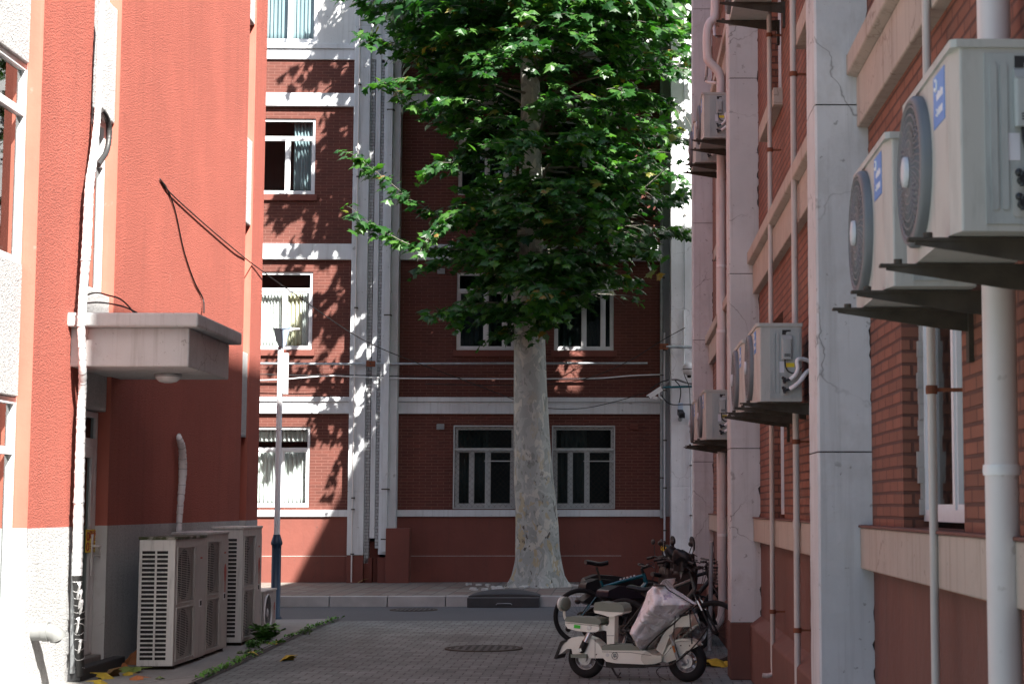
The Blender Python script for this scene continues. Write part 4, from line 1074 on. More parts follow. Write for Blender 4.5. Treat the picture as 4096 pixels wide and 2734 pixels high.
for px, py, off, lab in ((1484, 1455, -.40, "rusty junction box on the conduit between the white pilasters"), (2655, 1386, -.62, "rusty junction box at the left edge of the white corner pier")):
    p = fpt(px, py, off); t = thing("junction_box", lab, "junction box", p)
    m = MB(); m.box(-.085, .085, -.05, .05, -.055, .055); m.build("body", "rust", t, bevel=.012)
    m = MB(); m.box(-.09, .09, -.06, -.051, -.06, .06); m.build("cover", "rust", t)
    m = MB(); m.cyl((0, -.061, 0), (0, -.075, 0), .015, n=6); m.build("bolt", "steel_dark", t)
# square white downpipe on the right pilaster and thin conduits on pilasters and strip
def vpipe_far(name, label, px0, py0, px1, py1, off, r, mat, clips=(), square=False, shoe=False):
    a, b = fpt(px0, py0, off), fpt(px1, py1, off); a.x = (a.x + b.x) / 2; b.x = a.x; a.y = b.y
    t = thing(name, label, "pipe", b); m = MB()
    if square: m.box(b.x - r, b.x + r, b.y - r, b.y + r, b.z, a.z)
    else: m.tube([a, b], r, 10)
    m.build("tube", mat, t, world=True, bevel=.004 if square else 0)
    for py in clips:
        z = fpt(px1, py, off).z; mm = MB(); mm.box(b.x - r - .012, b.x + r + .03, b.y - r - .006, b.y + r + .03, z - .012, z + .012); mm.build("clip", "steel_dark", t, world=True)
vpipe_far("downpipe", "square white downpipe on the right hand pilaster, open at its foot", 1560, -60, 1546, 2205, -.37, .055, "white_trim", (65, 440, 735, 1260, 1955, 2155), True)
vpipe_far("conduit", "thin white conduit clipped down the left hand pilaster to the pavement", 1440, -60, 1408, 2326, -.33, .014, "pipe_white", (118, 338, 706, 1230, 1990, 2036, 2214))
vpipe_far("conduit", "white conduit down the grey strip beside the corner pier, reaching the ground", 2658, 1330, 2658, 2330, -.12, .02, "pole_white", (1400, 1560, 1760, 1950, 2120))
vpipe_far("conduit", "grey conduit down the shaded strip at the end of the brick wall", 2650, -60, 2643, 2070, -.09, .035, "steel_grey", (600, 1110, 1500, 1910))
vpipe_far("conduit", "thin dark conduit down the middle of the white corner pier", 2736, -60, 2738, 1240, -.57, .007, "steel_grey", (440, 860))
vpipe_far("conduit", "pale conduit on the corner pier ending just above the dome camera", 2735, 1240, 2735, 1455, -.60, .024, "pole_white")
vpipe_far("conduit", "pale conduit on the corner pier starting below the box camera", 2766, 1655, 2764, 2180, -.6, .022, "pole_white", (1725, 1860, 2060))
# ------------------------------------------------------------------ security cameras on the pier
OFF = -.95
p = fpt(2757, 1475, OFF); t = thing("dome_camera", "white dome security camera with a black band on the corner pier", "camera", p)
m = MB(); m.sphere((0, 0, 0), (.135, .135, .135), 20, 12); m.build("housing", "white_plastic", t)
m = MB(); m.torus((0, 0, -.005), (0, 0, 1), .128, .011, 28, 8); m.build("band", "black_plastic", t)
m = MB(); m.lathe([(.045, -.12), (.04, -.17), (.02, -.18)], (0, 0, 0), n=12); m.build("lens", "black_plastic", t)
m = MB(); m.tube([(0, .12, .02), (0, .3, .02), (0, .43, .02)], .03, 10); m.build("bracket", "white_plastic", t)
p = fpt(2625, 1570, -.7); t = thing("bullet_camera", "long white bullet camera pointing down to the left from the corner pier", "camera", p)
Mx = Matrix.Rotation(R(35), 3, 'Y')
def rt(v): return tuple(Mx.inverted() @ Vector(v))
ca_ = R(-33)
def rot(v): return (v[0] * math.cos(ca_) - v[2] * math.sin(ca_) * -1, v[1], -(-v[0] * math.sin(ca_)) * -1 + v[2] * math.cos(ca_))
def tilt(x, z): return (x * math.cos(R(33)) - z * math.sin(R(33)), x * math.sin(R(33)) + z * math.cos(R(33)))
m = MB(); q = [(-.17, -.035), (.14, -.035), (.14, .04), (-.17, .04)]
m.prism([tilt(*a) for a in q], lambda a, b, w2: (a, w2, b), -.05, .05); m.build("housing", "white_plastic", t, bevel=.012)
m = MB(); q = [(-.20, .041), (.15, .041), (.15, .062), (-.20, .062)]; m.prism([tilt(*a) for a in q], lambda a, b, w2: (a, w2, b), -.06, .06); m.build("hood", "pole_white", t, bevel=.006)
m = MB(); a = tilt(-.172, .0); b2 = tilt(-.18, .0); m.cyl((a[0], 0, a[1]), (b2[0], 0, b2[1]), .03); m.build("lens", "black_plastic", t)
m = MB(); m.tube([(.05, 0, .0), (.06, .0, -.09), (.14, .1, -.12), (.16, .2, -.12)], .02, 8); m.obox((-.02, 0, -.10), (.09, .05, .06), Matrix.Rotation(.3, 3, 'Y')); m.build("bracket", "white_plastic", t)
p = fpt(2722, 1650, -.72); t = thing("box_camera", "small black and grey camera aimed down the alley from the corner pier", "camera", p)
m = MB(); m.prism([(-.055, -.06), (.06, -.06), (.06, .05), (-.055, .05)], lambda a, b, w2: (a + w2 * -.15, w2, b - w2 * -.35), -.16, .06); m.build("housing", "lamp_black", t, bevel=.012)
m = MB(); m.cyl((.02, -.168, -.06), (.02, -.175, -.062), .04, n=14); m.build("lens", "black_plastic", t)
m = MB(); m.box(-.05, .05, -.02, .12, .06, .2); m.build("junction_cap", "lamp_glassy", t, bevel=.01)
m = MB(); m.tube([(0, 0, -.07), (.0, .06, -.13), (0, .16, -.12)], [.03, .04, .05], 10); m.build("bracket", "steel_grey", t)
fcable("steel_bracket", "dark teal steel arm carrying tangled cables across the corner pier", "bracket", [(2652, 1548), (2770, 1545)], -.72, .024, "teal_paint", False)
for k, (lab, pts) in enumerate((("black cable tangle arching over the steel arm on the pier", [(2600, 1556), (2650, 1525), (2700, 1518), (2735, 1528), (2775, 1538)]), ("grey cable bundle drooping over the steel arm on the pier", [(2650, 1545), (2680, 1520), (2710, 1516), (2750, 1530), (2775, 1532)]),
        ("black cable hanging from the steel arm to the box camera", [(2700, 1520), (2720, 1545), (2722, 1580), (2715, 1618)]), ("black cable looping from the bullet camera along the pier", [(2645, 1578), (2665, 1605), (2690, 1617), (2730, 1617), (2775, 1617)]), ("thin cable falling from the dome camera down the pier edge", [(2733, 1465), (2738, 1500), (2756, 1545), (2760, 1600), (2762, 1655)]))):
    fcable("cable", lab, "cable", pts, -.7 - .012 * k, .012 if k < 4 else .008, "black_cable" if k != 1 else "grey_cable")
# ------------------------------------------------------------------ wall-mounted air-conditioning units (right building)
def wall_ac(label, loc, group):
    """front faces -x, near side faces -y; origin = near front bottom corner"""
    t = thing("wall_air_conditioner", label, "air conditioner", loc, 0, group)
    w_, h, D = .86, .55, .32
    m = MB(); m.prism([(.02, .0), (D, 0), (D, w_), (0, w_), (0, .085)], lambda a, b, w2: (a, b, w2), .0, h - .012); m.build("casing", "ac_cream", t, bevel=.006)
    m = MB(); m.box(.09, D - .012, -.006, .0, .02, h - .03)
    for x0, x1 in ((.105, .125), (.135, .155)): m.rbox(x0, x1, -.012, -.006, .06, h - .06, .008, 'y')
    m.rbox(.205, .30, -.010, -.006, .31, h - .05, .015, 'y')
    m.box(.170, .174, -.0065, -.006, .02, h - .03); m.box(.09, .092, -.0067, -.006, .02, h - .03)
    m.build("side_panel", "ac_side", t)
    m = MB(); m.prism([(-.008, .005), (.01, -.008), (D + .006, -.008), (D + .006, w_ + .006), (-.008, w_ + .006)], lambda a, b, w2: (a, b, w2), h - .012, h + .012); m.build("lid", "ac_cream", t, bevel=.006)
    cy, cz, rr = .60, .285, .245
    m = MB()
    m.lathe([(rr, 0), (rr, .022), (rr - .01, .034), (rr - .022, .036), (rr - .026, .02)], (0, cy, cz), (-1, 0, 0), 44, caps=False)
    m.build("fan_ring", "ac_grey", t)
    m = MB(); m.lathe([(rr - .022, .004), (.002, .004)], (0, cy, cz), (-1, 0, 0), 30, caps=False); m.build("fan_recess", "ac_void", t)
    m = MB()
    for k in range(7): m.torus((-.03 - .004 * (1 - k / 7), cy, cz), (1, 0, 0), .05 + k * .027, .0045, 40, 6)
    for k in range(44):
        a = 2 * math.pi * k / 44; a2 = a + .35
        m.tube([(-.034, cy + .05 * math.cos(a), cz + .05 * math.sin(a)), (-.035, cy + .14 * math.cos(a + .2), cz + .14 * math.sin(a + .2)), (-.030, cy + (rr - .024) * math.cos(a2), cz + (rr - .03) * math.sin(a2))], .003, 4, False)
    m.build("fan_grille", "ac_grey", t)
    m = MB(); m.lathe([(.05, .04), (.048, .052), (.02, .056), (.001, .057)], (0, cy, cz), (-1, 0, 0), 20); m.build("hub_cap", "ac_blade", t)
    m = MB(); m.box(-.002, 0, .13, .31, h - .19, h - .03); lb = m.build("energy_label", "blue_label", t)
    m = MB(); m.torus((-.003, .262, h - .062), (1, 0, 0), .017, .004, 14, 5, 20, 300); m.torus((-.003, .245, h - .15), (1, 0, 0), .010, .003, 14, 5, 20, 300)
    for k in range(5): m.box(-.0035, -.002, .15 + k * .022, .165 + k * .022, h - .112, h - .092 + (k % 2) * .006)
    for k in range(3): m.box(-.0035, -.002, .16 + k * .024, .176 + k * .024, h - .16, h - .138)
    m.build("emblem", "white_print", lb)
    # handle cover with cable, data plate, warning label
    m = MB(); m.rbox(.172, .245, -.036, -.006, .30, .44, .012, 'z'); m.prism([(-.006, .44), (-.036, .44), (-.020, .47), (-.006, .475)], lambda a, b, w2: (w2, a, b), .174, .243)
    m.build("terminal_cover", "ac_side", t, bevel=.004)
    m = MB(); m.box(.178, .239, -.009, -.0065, .478, .512)
    for k in range(3): m.box(.19, .235, -.0375, -.036, .318 + k * .008, .322 + k * .008)
    m.build("grip_slot", "ac_void", t)
    m = MB(); m.box(.15, .19, -.0085, -.006, .205, .285); m.build("data_plate", "white_label", t)
    m = MB(); m.box(.205, .265, -.0085, -.006, .245, .275); m.build("warning_label", "yellow_label", t)
    m = MB(); m.tube(smooth_path([(.195, -.02, .30), (.198, -.03, .25), (.215, -.035, .215), (.25, -.035, .20), (.29, -.02, .215), (.33, .02, .25)], 5), .005, 6); m.build("power_cable", "black_cable", t)
    # service valves and the two insulated pipes
    m = MB(); m.rbox(.165, .215, -.010, -.006, .04, .18, .012, 'y'); m.build("valve_plate", "ac_cream", t)
    m = MB()
    for zz in (.145, .075):
        m.cyl((.19, -.006, zz), (.19, -.045, zz), .013, n=8); m.cyl((.19, -.035, zz - .02), (.19, -.035, zz + .022), .009, n=8); m.cyl((.19, -.035, zz), (.235, -.035, zz + .012), .009, n=8); m.sphere((.18, -.03, zz + .02), .012, 8, 6)
    m.build("valve", "lamp_black", t)
    m = MB()
    m.tube(smooth_path([(.23, -.036, .155), (.265, -.045, .185), (.285, -.04, .23), (.28, -.035, .28), (.295, -.03, .30), (.34, .0, .30), (.40, .03, .28)], 5), .015, 8)
    m.tube(smooth_path([(.23, -.036, .087), (.26, -.05, .105), (.30, -.045, .14), (.345, -.02, .20), (.40, .03, .24)], 5), .017, 8)
    m.build("refrigerant_pipe", "insulation", t)
    # steel wall brackets, deep at the wall and tapering outwards
    for yy in (.10, .66):
        m = MB(); m.prism([(-.10, -.012), (D + .12, -.012), (D + .12, -.10), (D - .02, -.085), (-.10, -.024)], lambda a, b, w2: (a, w2, b), yy, yy + .012)
        m.box(-.12, D + .12, yy - .005, yy + .035, -.014, -.004); m.box(D + .095, D + .12, yy - .02, yy + .04, -.22, -.004)
        m.cyl((-.06, yy + .012, -.004), (-.06, yy + .012, .012), .014, n=6)
        m.build("bracket", "steel_dark", t)
    return t
GA = "wall mounted air conditioners on the brick building"
XA = .965
a0 = wall_ac("nearest and largest wall air conditioner with blue label, cut by the photo edge", (XA, 5.0, 2.49), GA)
for lab, x, y, z in (("wall air conditioner with blue label directly behind the nearest one", XA, 6.27, 2.49),
                     ("wall air conditioner low between the two big pillars, beside thin pipes, side valves visible", .985, 12.56, 2.45),
                     ("wall air conditioner low between the two big pillars, peeking out behind its neighbour", .965, 13.85, 2.45),
                     ("lower wall air conditioner behind the middle pillar, in front of the fat downpipe", .955, 19.95, 2.46),
                     ("farthest low wall air conditioner, mostly hidden behind its neighbour by the corner pier", .93, 21.7, 2.46),
                     ("upper wall air conditioner under the pipe bend with yellow label on its side", 1.0, 21.15, 6.18),
                     ("farthest upper wall air conditioner, half hidden below the one under the pipe bend", .96, 22.62, 6.17),
                     ("upper wall air conditioner of which only the brackets show at the top edge", .965, 14.55, 5.98)):
    dup(a0, (x, y, z), lab)
# ------------------------------------------------------------------ pipes on the right building
def rpipe(name, label, pts, r, mat, clamps=(), n=14, group=None, arm=True, collars=()):
    t = thing(name, label, "pipe", pts[-1], group=group)
    m = MB(); m.tube(pts, r, n); m.build("tube", mat, t, world=True)
    for z in clamps:
        # position along the run
        for a, b in zip(pts[:-1], pts[1:]):
            if min(a.z, b.z) <= z <= max(a.z, b.z):
                k = (z - a.z) / (b.z - a.z); p = a + (b - a) * k
                m = MB(); m.lathe([(r + .006, -.018), (r + .008, 0), (r + .006, .018)], p, (0, 0, 1), 14)
                if arm: m.box(p.x + r, XR + .06, p.y - .006, p.y + .006, p.z - .008, p.z + .008)
                m.build("clamp", "rust" if arm else "white_plastic", t, world=True); break
    for z in collars:
        p = pts[0] + (pts[-1] - pts[0]) * ((z - pts[0].z) / (pts[-1].z - pts[0].z))
        m = MB(); m.lathe([(r + .004, -.03), (r + .006, 0), (r + .004, .03)], p, (0, 0, 1), 14); m.build("collar", mat, t, world=True)
    return t
def vline(px0, py0, px1, py1, X):
    a, b = onX(px0, py0, X), onX(px1, py1, X); a.y = b.y = (a.y + b.y) / 2; return a, b
a, b = vline(3990, -20, 4005, 2720, 1.30); a.z, b.z = 6.5, .0
rpipe("downpipe", "thick pale downpipe beside the nearest air conditioners at the right edge", [a, b], .058, "pipe_white", (onX(3990, 1880, 1.30).z,), 22, arm=False)
a, b = vline(3712, -20, 3735, 2720, 1.315); a.z, b.z = 6.5, .0
rpipe("conduit", "thin grey pipe running down in front of the nearest window", [a, b], .0185, "pipe_old", (onX(3735, 1555, 1.315).z,))
a, b = vline(3078, -20, 3090, 2690, 1.30); a.z = 9; b.z = onX(3092, 2700, 1.30).z
P = [a, b + Vector((0, 0, .06)), b + Vector((0, 0, .015)), b + Vector((-.05, 0, 0)), b + Vector((-.09, 0, .004))]
rpipe("waste_pipe", "pale pipe left of its twin between the big pillars, rusty at its elbowed foot", P, .021, "pipe_old", [onX(3085, py, 1.30).z for py in (115, 587, 2440)])
a, b = vline(3170, -20, 3192, 2730, 1.30); a.z = 9; b.z = .04
rpipe("waste_pipe", "pale pipe right of its twin close to the nearest full pillar", [a, b], .024, "pipe_old", [onX(3170, py, 1.30).z for py in (305, 1771, 2505)], collars=[onX(3175, py, 1.30).z for py in (1440, 1475, 2095)])
# fat downpipe with an offset bend above and a shoe below
yF = 21.9
q = lambda px, py: onY(px, py, yF)
xs = q(2887, 1300).x
P = [q(2862, -60), q(2860, 40), q(2856, 75), q(2838, 95), q(2829, 135), q(2829, 215), q(2836, 245), q(2872, 285), q(2884, 315)]
P = smooth_path(P, 4) + [Vector((xs, yF, q(2888, 360).z)), Vector((xs, yF, .55))] + [Vector((xs - .01, yF, .36)), Vector((xs - .05, yF, .27)), Vector((xs - .11, yF, .22)), Vector((xs - .16, yF, .19))]
rpipe("downpipe", "thick white downpipe between the farther pillars with an offset bend above and shoe below", P, .056, "pipe_white", [q(2887, py).z for py in (1065, 1325, 2138)], 18, arm=False)
P = [onX(2855, -30, 1.24), onX(2857, 12, 1.24), onX(2852, 30, 1.24), onX(2858, 140, 1.24), onX(2868, 146, 1.27), onX(2885, 146, 1.38)]
rpipe("condensate_pipe", "thin white pipe bent beside the top of the thick white downpipe", P, .02, "pipe_white", (), 10)
P = [onX(2828, 260, 1.2), onX(2824, 325, 1.2), onX(2838, 330, 1.22), onX(2868, 332, 1.3), onX(2872, 348, 1.32)]
rpipe("condensate_pipe", "thin white pipe curling onto the upper air conditioner under the pipe bend", P, .02, "pipe_white", (), 10)
a, b = vline(2868, 380, 2874, 2330, 1.33); 
rpipe("conduit", "thin pinkish pipe close to the wall left of the thick white downpipe", [a, b], .02, "pipe_white", (), 8)
# grey post leaning on the wall behind the bikes
a, b = onY(2846, 2166, 21.2), onY(2838, 2330, 21.2); b.z = .0
t = thing("post", "weathered grey post standing by the wall behind the parked bikes", "post", b); m = MB(); m.tube([a, a + (b - a) * .5, b], [.024, .027, .03], 7); m.build("stake", "steel_grey", t, world=True)
plain("shaded_limb_bark", (.13, .125, .10), .9, var=.3, scale=6)  # bark darkened: shade from the leaves is put into the colour
# ------------------------------------------------------------------ plane tree
rt = random.Random(11); npr = np.random.RandomState(5)
tb = onZ(2148, 2345, .165); YT = tb.y
tree = thing("plane_tree", "tall plane tree with mottled pale trunk rising from the far pavement", "tree", (tb.x, YT, .165))
def tp(px, py): p = onY(px, py, YT); return p.x - tb.x, p.z - .165
SIL = [(2345, 2014, 2285), (2325, 2030, 2268), (2300, 2042, 2254), (2250, 2054, 2244), (2200, 2060, 2238), (2100, 2062, 2236), (2000, 2060, 2224), (1900, 2057, 2210), (1750, 2055, 2200), (1550, 2055, 2188), (1300, 2056, 2178), (1000, 2068, 2174), (700, 2076, 2168), (420, 2084, 2163), (100, 2080, 2150), (-300, 2090, 2145), (-800, 2095, 2140), (-1400, 2105, 2135)]
rows = []; nT = 40
for py, a, b in SIL:
    xa, z = tp(a, py); xb, _ = tp(b, py); cx, r_ = (xa + xb) / 2, (xb - xa) / 2
    flare = max(0, 1 - z / .75)
    row = []
    for k in range(nT):
        an = 2 * math.pi * k / nT
        rr_ = r_ * (1 + flare * (.16 * math.cos(5 * an + .6) - .08) + .05 * noise.noise(Vector((math.cos(an) * 2, math.sin(an) * 2, z * 1.1))) + .02 * noise.noise(Vector((math.cos(an) * 6, math.sin(an) * 6, z * 4))))
        row.append((cx + rr_ * math.cos(an), rr_ * .95 * math.sin(an), z))
    rows.append(row)
rows2 = []
for a, b in zip(rows[:-1], rows[1:]):
    for j in range(4): rows2.append([tuple(Vector(p) * (1 - j / 4) + Vector(q_) * (j / 4)) for p, q_ in zip(a, b)])
rows2.append(rows[-1])
m = MB(); m.grid(rows2, True, True); m.build("trunk", "plane_bark", tree)
# silhouette of the crown, photo pixels -> half-widths at each height (measured from the trunk axis)
ENV = [(-420, 1480, 3000), (-120, 1500, 2860), (0, 1520, 2790), (120, 1575, 2775), (210, 1600, 2770), (300, 1660, 2760), (400, 1710, 2745), (470, 1720, 2715), (540, 1760, 2690), (620, 1830, 2670), (700, 1860, 2660), (760, 1870, 2650), (850, 1830, 2640), (950, 1800, 2600), (1020, 1810, 2520), (1080, 1890, 2400), (1140, 1930, 2340), (1200, 1960, 2310), (1250, 2030, 2270), (1295, 2080, 2235)]
EZ = [tp(2140, p[0])[1] for p in ENV][::-1]; EL = [tp(p[1], p[0])[0] for p in ENV][::-1]; ER = [tp(p[2], p[0])[0] for p in ENV][::-1]
def env(z):
    if z < EZ[0]: return 0, 0
    if z > EZ[-1]:
        k = max(0, 1 - ((z - EZ[-1]) / 4.2) ** 2) ** .5
        return EL[-1] * k, ER[-1] * k
    return float(np.interp(z, EZ, EL)), float(np.interp(z, EZ, ER))
# limbs
lm = MB(); limbs = []
def limb(p0, p1, r0, r1, sag=.2, seg=7):
    p0, p1 = Vector(p0), Vector(p1); pts = []
    for i in range(seg + 1):
        t_ = i / seg; p = p0.lerp(p1, t_); p.z += sag * math.sin(t_ * 3.14) + .04 * noise.noise(p * 2); p.x += .06 * noise.noise(p * 1.7 + Vector((9, 0, 0))); pts.append(p)
    lm.tube(pts, [r0 + (r1 - r0) * i / seg for i in range(seg + 1)], 7); return pts
tips = []
z = 4.9
while z < 14.5:
    for k in range(2):
        az = rt.uniform(0, 6.283)
        l, r_ = env(min(z + .3, 14)); ext = (r_ if math.cos(az) > 0 else -l) * abs(math.cos(az)) + 2.7 * abs(math.sin(az))
        ext *= rt.uniform(.6, .95)
        p0 = (0, 0, z); p1 = (math.cos(az) * ext, math.sin(az) * ext, z + ext * rt.uniform(-.1, .45))
        pts = limb(p0, p1, .028 + .014 * rt.random(), .006)
        tips.append(pts)
    z += .36
# the three long sprays reaching out on the left, one on the right, drooping ones below
def spray(pix, y0):
    pts = []
    for i, (a, b) in enumerate(pix):
        x_, z_ = tp(a, b); pts.append(Vector((x_, y0 * i / (len(pix) - 1), z_)))
    P = smooth_path(pts, 5); lm.tube(P, [.018 - .014 * i / (len(P) - 1) for i in range(len(P))], 6); return P
SPR = [spray([(2170, 1000), (2300, 1010), (2430, 1040), (2530, 1035), (2600, 1060)], -1.8), spray([(2080, 820), (1960, 830), (1880, 870), (1800, 930), (1740, 1010)], -1.6), spray([(2170, 820), (2380, 780), (2520, 800), (2640, 850), (2720, 830)], -1.9), spray([(2080, 520), (1940, 560), (1880, 640), (1840, 700), (1790, 720)], -1.8), spray([(2080, 900), (1850, 890), (1690, 840), (1570, 755), (1450, 672)], -1.4), spray([(2080, 1010), (1860, 1010), (1690, 1010), (1580, 970), (1480, 915)], -1.6),
       spray([(2170, 930), (2400, 860), (2560, 780), (2680, 690), (2775, 680)], -1.0), spray([(2170, 1030), (2350, 1010), (2520, 1000), (2610, 970), (2700, 960)], -1.5),
       spray([(2170, 1060), (2280, 1040), (2380, 1080), (2450, 1130), (2530, 1150)], -1.3), spray([(2085, 1090), (1990, 1110), (1940, 1150), (1890, 1230), (1850, 1290)], -1.2),
       spray([(2170, 1090), (2200, 1120), (2200, 1180), (2180, 1250), (2165, 1300)], -.7), spray([(2080, 620), (1900, 560), (1800, 520), (1700, 470), (1600, 420)], -1.6), spray([(2080, 350), (1850, 300), (1700, 260), (1590, 225), (1500, 205)], -1.2),
       spray([(2080, 200), (1850, 150), (1700, 80), (1540, 60), (1430, 30)], -1.0), spray([(2170, 400), (2400, 420), (2560, 440), (2650, 460), (2730, 540)], -1.6)]
lm.build("limb", "shaded_limb_bark", tree)
# leaves: five-lobed, folded along the midrib, drooping
LOBE = [(0, 0), (.14, .02), (.42, -.08), (.36, .14), (.58, .26), (.33, .42), (.30, .62), (.13, .62), (0, 1.0), (-.13, .62), (-.30, .62), (-.33, .42), (-.58, .26), (-.36, .14), (-.42, -.08), (-.14, .02)]
LO = np.array([(x, y, -abs(x) * .28 - (y - .4) ** 2 * .25) for x, y in LOBE]); LC = np.array([[0, .36, .03]])
LEAF = np.vstack([LC, LO]); NL = len(LO)
LF = np.array([(0, 1 + i, 1 + (i + 1) % NL) for i in range(NL)])
pos, nrm, dirs, size, tint = [], [], [], [], []
def leaf(p, out, s, tn=None):
    pos.append(p); o = Vector(out); o.z *= .3
    n = Vector((0, 0, .75)) + o.normalized() * .75 + Vector((rt.gauss(0, .45), rt.gauss(0, .45), rt.gauss(0, .3)))
    d = o.normalized() * .6 + Vector((rt.gauss(0, .6), rt.gauss(0, .6), -.55 + rt.gauss(0, .35)))
    nrm.append(n); dirs.append(d); size.append(s); tint.append(rt.random() if tn is None else tn)
def cluster(c, n, rad, s0=.155):
    c = Vector(c); out = Vector((c.x, c.y, .2))
    for _ in range(n):
        v = Vector((rt.gauss(0, 1), rt.gauss(0, 1), rt.gauss(0, .6))) * rad * .6
        leaf(c + v, out + v * 2, s0 * rt.uniform(.62, 1.3))
def inside(x, y, z, m_=1.0):
    l, r_ = env(z); 
    if x < 0 and l >= 0 or x > 0 and r_ <= 0: return False
    e = (x / (l if x < 0 else r_)) ** 2 + (y / 2.9) ** 2
    return e < m_
# leafy twigs: each a drooping run of alternate leaves; bare gaps are left between them by a low-frequency field
tw = MB()
def twig(p, d, L, n, s0=.165, droop=.35):
    p = Vector(p); d = Vector(d).normalized(); pts = []
    for i in range(6):
        u = i / 5; pts.append(p + d * L * u + Vector((0, 0, -droop * L * u * u)))
    tw.tube(pts, [.007, .006, .005, .004, .003, .002], 4, False)
    side = Vector((-d.y, d.x, 0)).normalized()
    for i in range(n):
        u = .15 + .85 * i / (n - 1); q_ = p + d * L * u + Vector((0, 0, -droop * L * u * u)); sd = 1 if i % 2 else -1
        s = s0 * rt.uniform(.45, 1.4) * (1.1 - .35 * u)
        pos.append(q_ + side * sd * rt.uniform(.02, .09) + Vector((rt.gauss(0, .03), rt.gauss(0, .03), rt.gauss(0, .03))))
        nrm.append(Vector((0, 0, 1)) + d * .45 + Vector((rt.gauss(0, .55), rt.gauss(0, .55), 0)) + Vector((0, -.25, 0)))
        dirs.append(d * .8 + side * sd * rt.uniform(.5, 1.2) + Vector((0, 0, -.5 + rt.gauss(0, .3)))); size.append(s * 1.14); tint.append(rt.random())
cnt = 0; tries = 0
while cnt < 700 and tries < 60000:
    tries += 1
    z = rt.uniform(EZ[0] + .1, 11.2); y = rt.uniform(-3.0, 2.2); l, r_ = env(z); x = rt.uniform(l, r_)
    e = (x / (l if x < 0 else r_)) ** 2 + (y / 3.0) ** 2
    if e > rt.uniform(.72, 1.12) or (e < .15 and rt.random() < .7): continue
    f = noise.noise(Vector((x * 1.15 + 3, y * .8, z * 1.5 + 4)))
    if f < -.10 or (f < .05 and rt.random() < .55): continue
    if abs(x + .05) < .42 and 8.35 < z < 9.45 and y < .2: continue
    az = math.atan2(y, x) + rt.gauss(0, .75); L = rt.uniform(.45, 1.05)
    twig((x - math.cos(az) * L * .55, y - math.sin(az) * L * .55, z + .12), (math.cos(az), math.sin(az), rt.uniform(-.05, .35)), L, rt.randint(9, 17)); cnt += 1
for P in SPR:
    for i in range(len(P) // 6, len(P)):
        d = (P[min(i + 1, len(P) - 1)] - P[i - 1]).normalized(); sd = Vector((-d.y * .3, -.6, 0))
        if i % 2 == 0: twig(P[i], d + Vector((0, rt.choice((-1, 1)) * .9, rt.gauss(0, .45))), rt.uniform(.28, .5), rt.randint(5, 8), .175)
        for _ in range(3):
            leaf(P[i] + Vector((rt.gauss(0, .09), rt.gauss(0, .1), rt.gauss(0, .06) - .04)), (P[i].x, P[i].y - .5, .2), .165 * rt.uniform(.7, 1.2), rt.random())
for pts in tips:
    if pts[-1].z > 11.6: continue
    for p in pts[3:]:
        for _ in range(2): twig(p, (p.x + rt.gauss(0, .8), p.y + rt.gauss(0, .8), rt.uniform(-.2, .5)), rt.uniform(.4, .7), 8)
tw.build("twig", "shaded_limb_bark", tree)["kind"] = "stuff"
# upper crown above the frame: coarser leaves, they only cast shade
cnt = 0
while cnt < 800:
    z = rt.uniform(10.8, 16.5); l, r_ = env(z); x = rt.uniform(min(l, -.1), max(r_, .1)); y = rt.uniform(-3.2, 3.2)
    if not inside(x, y, z): continue
    if noise.noise(Vector((x * .7, y * .7, z * .7))) < -.2: continue
    cluster((x, y, z), 8, .45, .24); cnt += 1
pos = np.array([tuple(p) for p in pos]); N_ = np.array([tuple(v) for v in nrm]); D_ = np.array([tuple(v) for v in dirs]); S_ = np.array(size)
# leaves cut away on the right, shaped to let sun reach the brick beside the trunk
wp = pos + np.array([tb.x, YT, .165]); tt_ = (36.5 - wp[:, 1]) / 1.75; wx, wz = wp[:, 0] - tt_, wp[:, 2] - 1.95 * tt_
keep = ~((wx > -1.45) & (wx < -.40) & (wz > 3.8) & (wz < 5.5) & (npr.rand(len(pos)) < np.where(wz < 5.0, .985, .85)))
pos, N_, D_, S_ = pos[keep], N_[keep], D_[keep], S_[keep]; tint = np.array(tint)[keep]
N_ /= np.linalg.norm(N_, axis=1)[:, None]; D_ -= N_ * (N_ * D_).sum(1)[:, None]; D_ /= np.linalg.norm(D_, axis=1)[:, None]; X_ = np.cross(D_, N_)
curl = npr.uniform(.3, 1.8, len(pos))
Lv = LEAF[None, :, :] * np.ones((len(pos), 1, 1)); Lv[:, :, 2] *= curl[:, None]
V = pos[:, None, :] + S_[:, None, None] * 1.25 * (Lv[:, :, 0:1] * X_[:, None, :] + Lv[:, :, 1:2] * D_[:, None, :] + Lv[:, :, 2:3] * N_[:, None, :])
nv = LEAF.shape[0]; FF = (LF[None] + (np.arange(len(pos)) * nv)[:, None, None]).reshape(-1, 3)
me = bpy.data.meshes.new("crown"); me.from_pydata(V.reshape(-1, 3).tolist(), [], FF.tolist()); me.materials.append(MATS["plane_leaf"])
ca = me.color_attributes.new("tint", 'FLOAT_COLOR', 'POINT'); tv = np.repeat(np.array(tint), nv)
ca.data.foreach_set("color", np.stack([tv, tv, tv, np.ones_like(tv)], 1).astype(np.float32).ravel())
me.update(); cr = bpy.data.objects.new("crown", me); COL.objects.link(cr); cr.parent = tree
print("leaves", len(pos))
